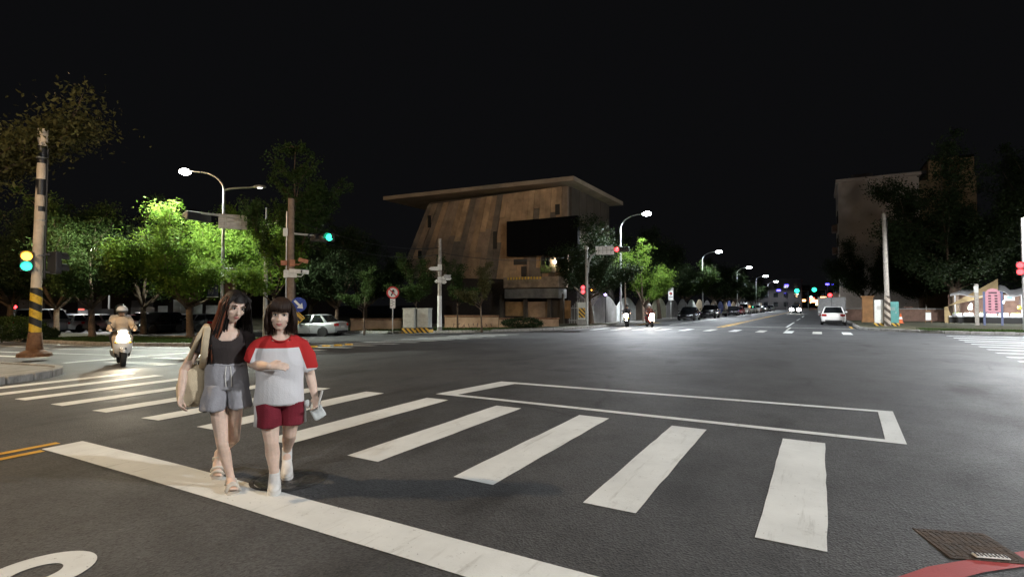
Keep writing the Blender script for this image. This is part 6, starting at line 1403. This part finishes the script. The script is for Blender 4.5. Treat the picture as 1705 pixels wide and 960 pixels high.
# tote bag on her shoulder
tb = thing('tote_bag', 'cream canvas tote bag hanging from the long haired woman\'s shoulder', 'bag', F1, rz1)
bgm = MB(); bgm.loft([(L1(326, 670).x, .07, .66, .066, .040), (L1(326, 660).x, .07, .70, .084, .056), (L1(325, 640).x, .07, .80, .086, .054), (L1(329, 620).x, .07, .90, .074, .036), (L1(334, 608).x, .07, .955, .064, .020)], 24, 2.8)
link('pouch', remesh(bgm, .007, 3, .02, 9, 4), 'canvas_cream', tb)
for s_, yy in ((0, -.075), (1, .115)):
    P = [L1(318 + 4 * s_, 612, .045 + .03 * s_), L1(326, 585, -.02 + .10 * s_), L1(335, 560, yy), L1(343, 545, yy * .75 + .01), L1(346, 541, .02), ] if s_ == 0 else [L1(342, 610, .07), L1(344, 585, .11), L1(345, 560, .12), L1(346, 545, .09), L1(346, 541, .02)]
    MB().tube(P, .016, 8, True, .35).build('strap', 'canvas_cream', tb, smooth=2)
MB().tube([L1(340, 612, .02), L1(343, 590, -.085), L1(345, 565, -.098), L1(347, 548, -.065), L1(346, 541, .0)], .024, 8, True, .3).build('strap', 'canvas_cream', tb, smooth=2)
MB().ell(L1(338, 604, .005), (.020, .012, .016), 12, 8).build('button', 'hair_dark', tb, smooth=2)

# --- woman in red and white shirt
F2 = on_ground(459, 811); rz2 = zrot(462); S2 = 213.0
w2 = thing('person', 'woman in red and white shirt with maroon shorts and white sneakers', 'person', F2, rz2, 'women crossing')
def L2(px, py, y=0.0): return Vector(((px - 459) / S2, y, (811 - py) / S2))
hc = L2(463, 526, -.02); MH = Matrix.Rotation(R(-4), 3, 'Z') @ Matrix.Rotation(R(3), 3, 'Y') @ Matrix.Rotation(R(4), 3, 'X')
body = MB(); head(body, hc, MH, 1.04); neck = L2(464, 556, .02); body.caps([hc + Vector((0, .03, -.05)), neck + Vector((0, 0, -.05))], [.052, .058])
body.loft([(.02, .02, 1.175, .08, .062), (.02, .015, 1.12, .130, .085), (.02, .015, 1.07, .125, .078), (.02, .02, .97, .115, .076), (.02, .02, .85, .12, .08), (.02, .02, .68, .125, .09)], 20)
shR, shL = L2(430, 575, .02), L2(497, 574, .02); elR, wrR = L2(421, 608, .03), L2(446, 606, -.20); elL, wrL = L2(511, 628, .05), L2(518, 663, -.03)
body.caps([shR + Vector((.02, 0, -.035)), elR, elR.lerp(wrR, .4), wrR], [.042, .042, .040, .027]); hand(body, wrR, (1, -.35, .02), (.1, .6, -.5), 1.0, .45, 1)
body.caps([shL + Vector((-.02, 0, -.035)), shL.lerp(elL, .5), elL, elL.lerp(wrL, .4), wrL], [.042, .044, .039, .037, .026]); hand(body, wrL, wrL - elL + Vector((0, -.02, -.02)), (-.5, -.6, 0), 1.0, .95, 1)
hipR, hipL = L2(447, 680, .02), L2(482, 680, .03); knR, anR = L2(452, 735, -.04), L2(457, 788, -.02); knL, anL = L2(480, 728, .08), L2(477, 768, .33)
for hp, kn, an in ((hipR, knR, anR), (hipL, knL, anL)):
    cf = kn.lerp(an, .35) + Vector((0, .02, 0)); body.caps([hp, hp.lerp(kn, .5), kn, cf, kn.lerp(an, .72), an], [.078, .068, .051, .054, .040, .034])
body.caps([anR, Vector((anR.x, -.03, .06))], [.036, .03]); body.caps([anL, Vector((anL.x, .30, .07))], [.036, .03])
link('body', remesh(body, .0052, 5), 'skin', w2); face(w2, hc, MH, 1.04)
tee = MB(); tee.loft([(.018, .02, .655, .172, .130), (.018, .02, .72, .170, .130), (.02, .02, .85, .164, .126), (.02, .015, .98, .164, .126), (.02, .015, 1.06, .166, .118), (.02, .02, 1.115, .155, .098), (.02, .025, 1.16, .10, .075)], 28)
for sh, el in ((shR, elR), (shL, elL)):
    k = .8; tee.tube([sh + Vector((.07 if sh is shR else -.07, 0, .018)), sh + Vector((.008 if sh is shR else -.008, 0, -.02)), sh.lerp(el, .4), sh.lerp(el, k)], [.042, .050, .058, .063], 16)
me_ = remesh(tee, .006, 4, .022, 7, 5); cc2 = neck + Vector((.0, -.05, -.012)); cut_faces(me_, lambda c: ((c.x - cc2.x) / .074) ** 2 + ((c.z - cc2.z) / .045) ** 2 < 1 and c.y < .03 or (c.z > 1.14 and abs(c.x - cc2.x) < .07)); link('shirt', me_, 'shirt_red_white', w2)
MB().tube([cc2 + Vector((.076 * math.cos(a), -.012 - .052 * abs(math.sin(a)) + (.05 * (1 - abs(math.sin(a)))), .047 * math.sin(a) - .002)) for a in [R(185 + 170 * k / 16) for k in range(17)]], .007, 6).build('collar', mat('collar_red', (.42, .018, .018), .9), w2, smooth=2)
sh_ = MB(); sh_.loft([(.018, .02, .72, .142, .105), (.018, .02, .64, .148, .112)], 20)
for hp, kn, sx in ((hipR, knR, -1), (hipL, knL, 1)):
    q = hp.lerp(kn, .45); sh_.loft([(hp.x + .004 * sx, .02, .66, .084, .112), (q.x + .006 * sx, q.y * .7, .55, .087, .108), (q.x + .008 * sx, q.y * .7, .485, .088, .106)], 20)
link('shorts', remesh(sh_, .0065, 3, .012, 9, 2), 'shorts_maroon', w2)
for hp, kn, sx in ((hipR, knR, -1), (hipL, knL, 1)):
    q = hp.lerp(kn, .45); MB().tube([(hp.x + .004 * sx + sx * .082, .0, .655), (q.x + .006 * sx + sx * .085, q.y * .7 - .02, .55), (q.x + .008 * sx + sx * .087, q.y * .7 - .02, .487)], [.020, .022, .022], 8, True, 1.0).build('side_stripe', 'shirt_trim', w2, smooth=2)
# sneakers with socks
for an, yy, lift, nm in ((anR, -.02, 0, 0), (anL, .31, .0, 1)):
    sk = bpy.data.objects.new('sneaker', None)
    s0 = MB(); x0 = an.x; T = R(0 if nm == 0 else 6)
    s0.loft([(x0, yy - .055, .030, .046, .135), (x0, yy - .052, .055, .046, .130), (x0, yy - .03, .085, .042, .095), (x0, yy + .012, .115, .038, .055), (x0, yy + .022, .135, .037, .045)], 22, 2.3)
    sn = link('sneaker', remesh(s0, .006, 3), 'sneaker_white', w2)
    MB().loft([(x0, yy - .055, .002, .049, .140), (x0, yy - .055, .032, .049, .140)], 24, 2.5).build('sole', 'sole_white', sn, smooth=True)
    for k in range(4): MB().tube([(x0 - .024, yy - .075 + k * .022, .078 + k * .010), (x0 + .024, yy - .080 + k * .022, .080 + k * .010)], .0035, 5).build('lace', 'sock_white', sn)
    MB().tube([(x0, yy + .02, .12), an + Vector((0, 0, .02))], [.040, .040], 14).build('sock', 'sock_white', sn, smooth=True)
# bobbed hair with a fringe
hr = hair_cap(hc, MH, 1.10, -.05); link('hair', hr.mesh('hair', 0, 2), 'hair_brown', w2); rnd = random.Random(6); locks = []
for i in range(420):
    a = R(rnd.uniform(-35, 215)); th = rnd.uniform(.3, 1.3); r0 = Vector((math.sin(th) * math.cos(a) * .094, math.sin(th) * math.sin(a) * .112 + .012, math.cos(th) * .118 + .018)); p0_ = hc + MH @ r0; ln = rnd.uniform(.14, .21)
    p1_ = p0_ + (p0_ - hc).normalized() * .022 + Vector((0, 0, -.05)); p2_ = Vector((hc.x + (p1_.x - hc.x) * 1.12, p1_.y, hc.z - .04)); p3_ = Vector((hc.x + (p1_.x - hc.x) * 1.08 + rnd.uniform(-.01, .012), p1_.y + rnd.uniform(-.01, .01), hc.z - .04 - ln * .55)); locks.append(([p0_, p0_.lerp(p1_, .6) + (p0_ - hc).normalized() * .01, p1_, p2_, p3_], rnd.uniform(.0035, .007)))
for i in range(120):
    u = rnd.uniform(-1, 1); locks.append(([hc + MH @ Vector((u * .03, -.03, .138)), hc + MH @ Vector((u * .062, -.088, .105)), hc + MH @ Vector((u * .072, -.112 + .03 * u * u, .062)), hc + MH @ Vector((u * .076 + rnd.uniform(-.006, .006), -.108 + .032 * u * u, .030 - .05 * max(0, abs(u) - .7)))], rnd.uniform(.003, .0055)))
strands('hair_lock', w2, locks, 'hair_brown', 3)
# what she carries in her left hand
ph = thing('mobile_phone', 'white mobile phone held low in the red shirted woman\'s hand', 'phone', F2, rz2); c = L2(523, 672, -.075)
MB().box(c + Vector((.012, 0, .02)), (.012, .075, .15), Matrix.Rotation(R(14), 3, 'Y')).build('casing', 'sneaker_white', ph, bev=.004); MB().box(c + Vector((.0195, 0, .02)), (.003, .066, .135), Matrix.Rotation(R(14), 3, 'Y')).build('screen', 'visor', ph)
pk = thing('plastic_pack', 'small crumpled white plastic pack dangling from the same hand', 'packet', F2, rz2); c = L2(523, 690, -.06); mat('pack_white', (.66, .70, .70), .35, var=.15, vscale=20)
pm = MB(); M = Matrix.Rotation(R(-28), 3, 'Y'); pm.box(c, (.085, .03, .095), M); pk_me = remesh(pm, .006, 2, .008, 26, 1); link('wrapper', pk_me, 'pack_white', pk); MB().tube([c + Vector((-.02, 0, .03)), L2(519, 672, -.05)], [.012, .006], 6).build('neck', 'pack_white', pk)
pb = MB().ell(L2(507, 676, -.03), (.028, .02, .035), 12, 8); pb.build('flap', 'pack_white', pk, smooth=2)
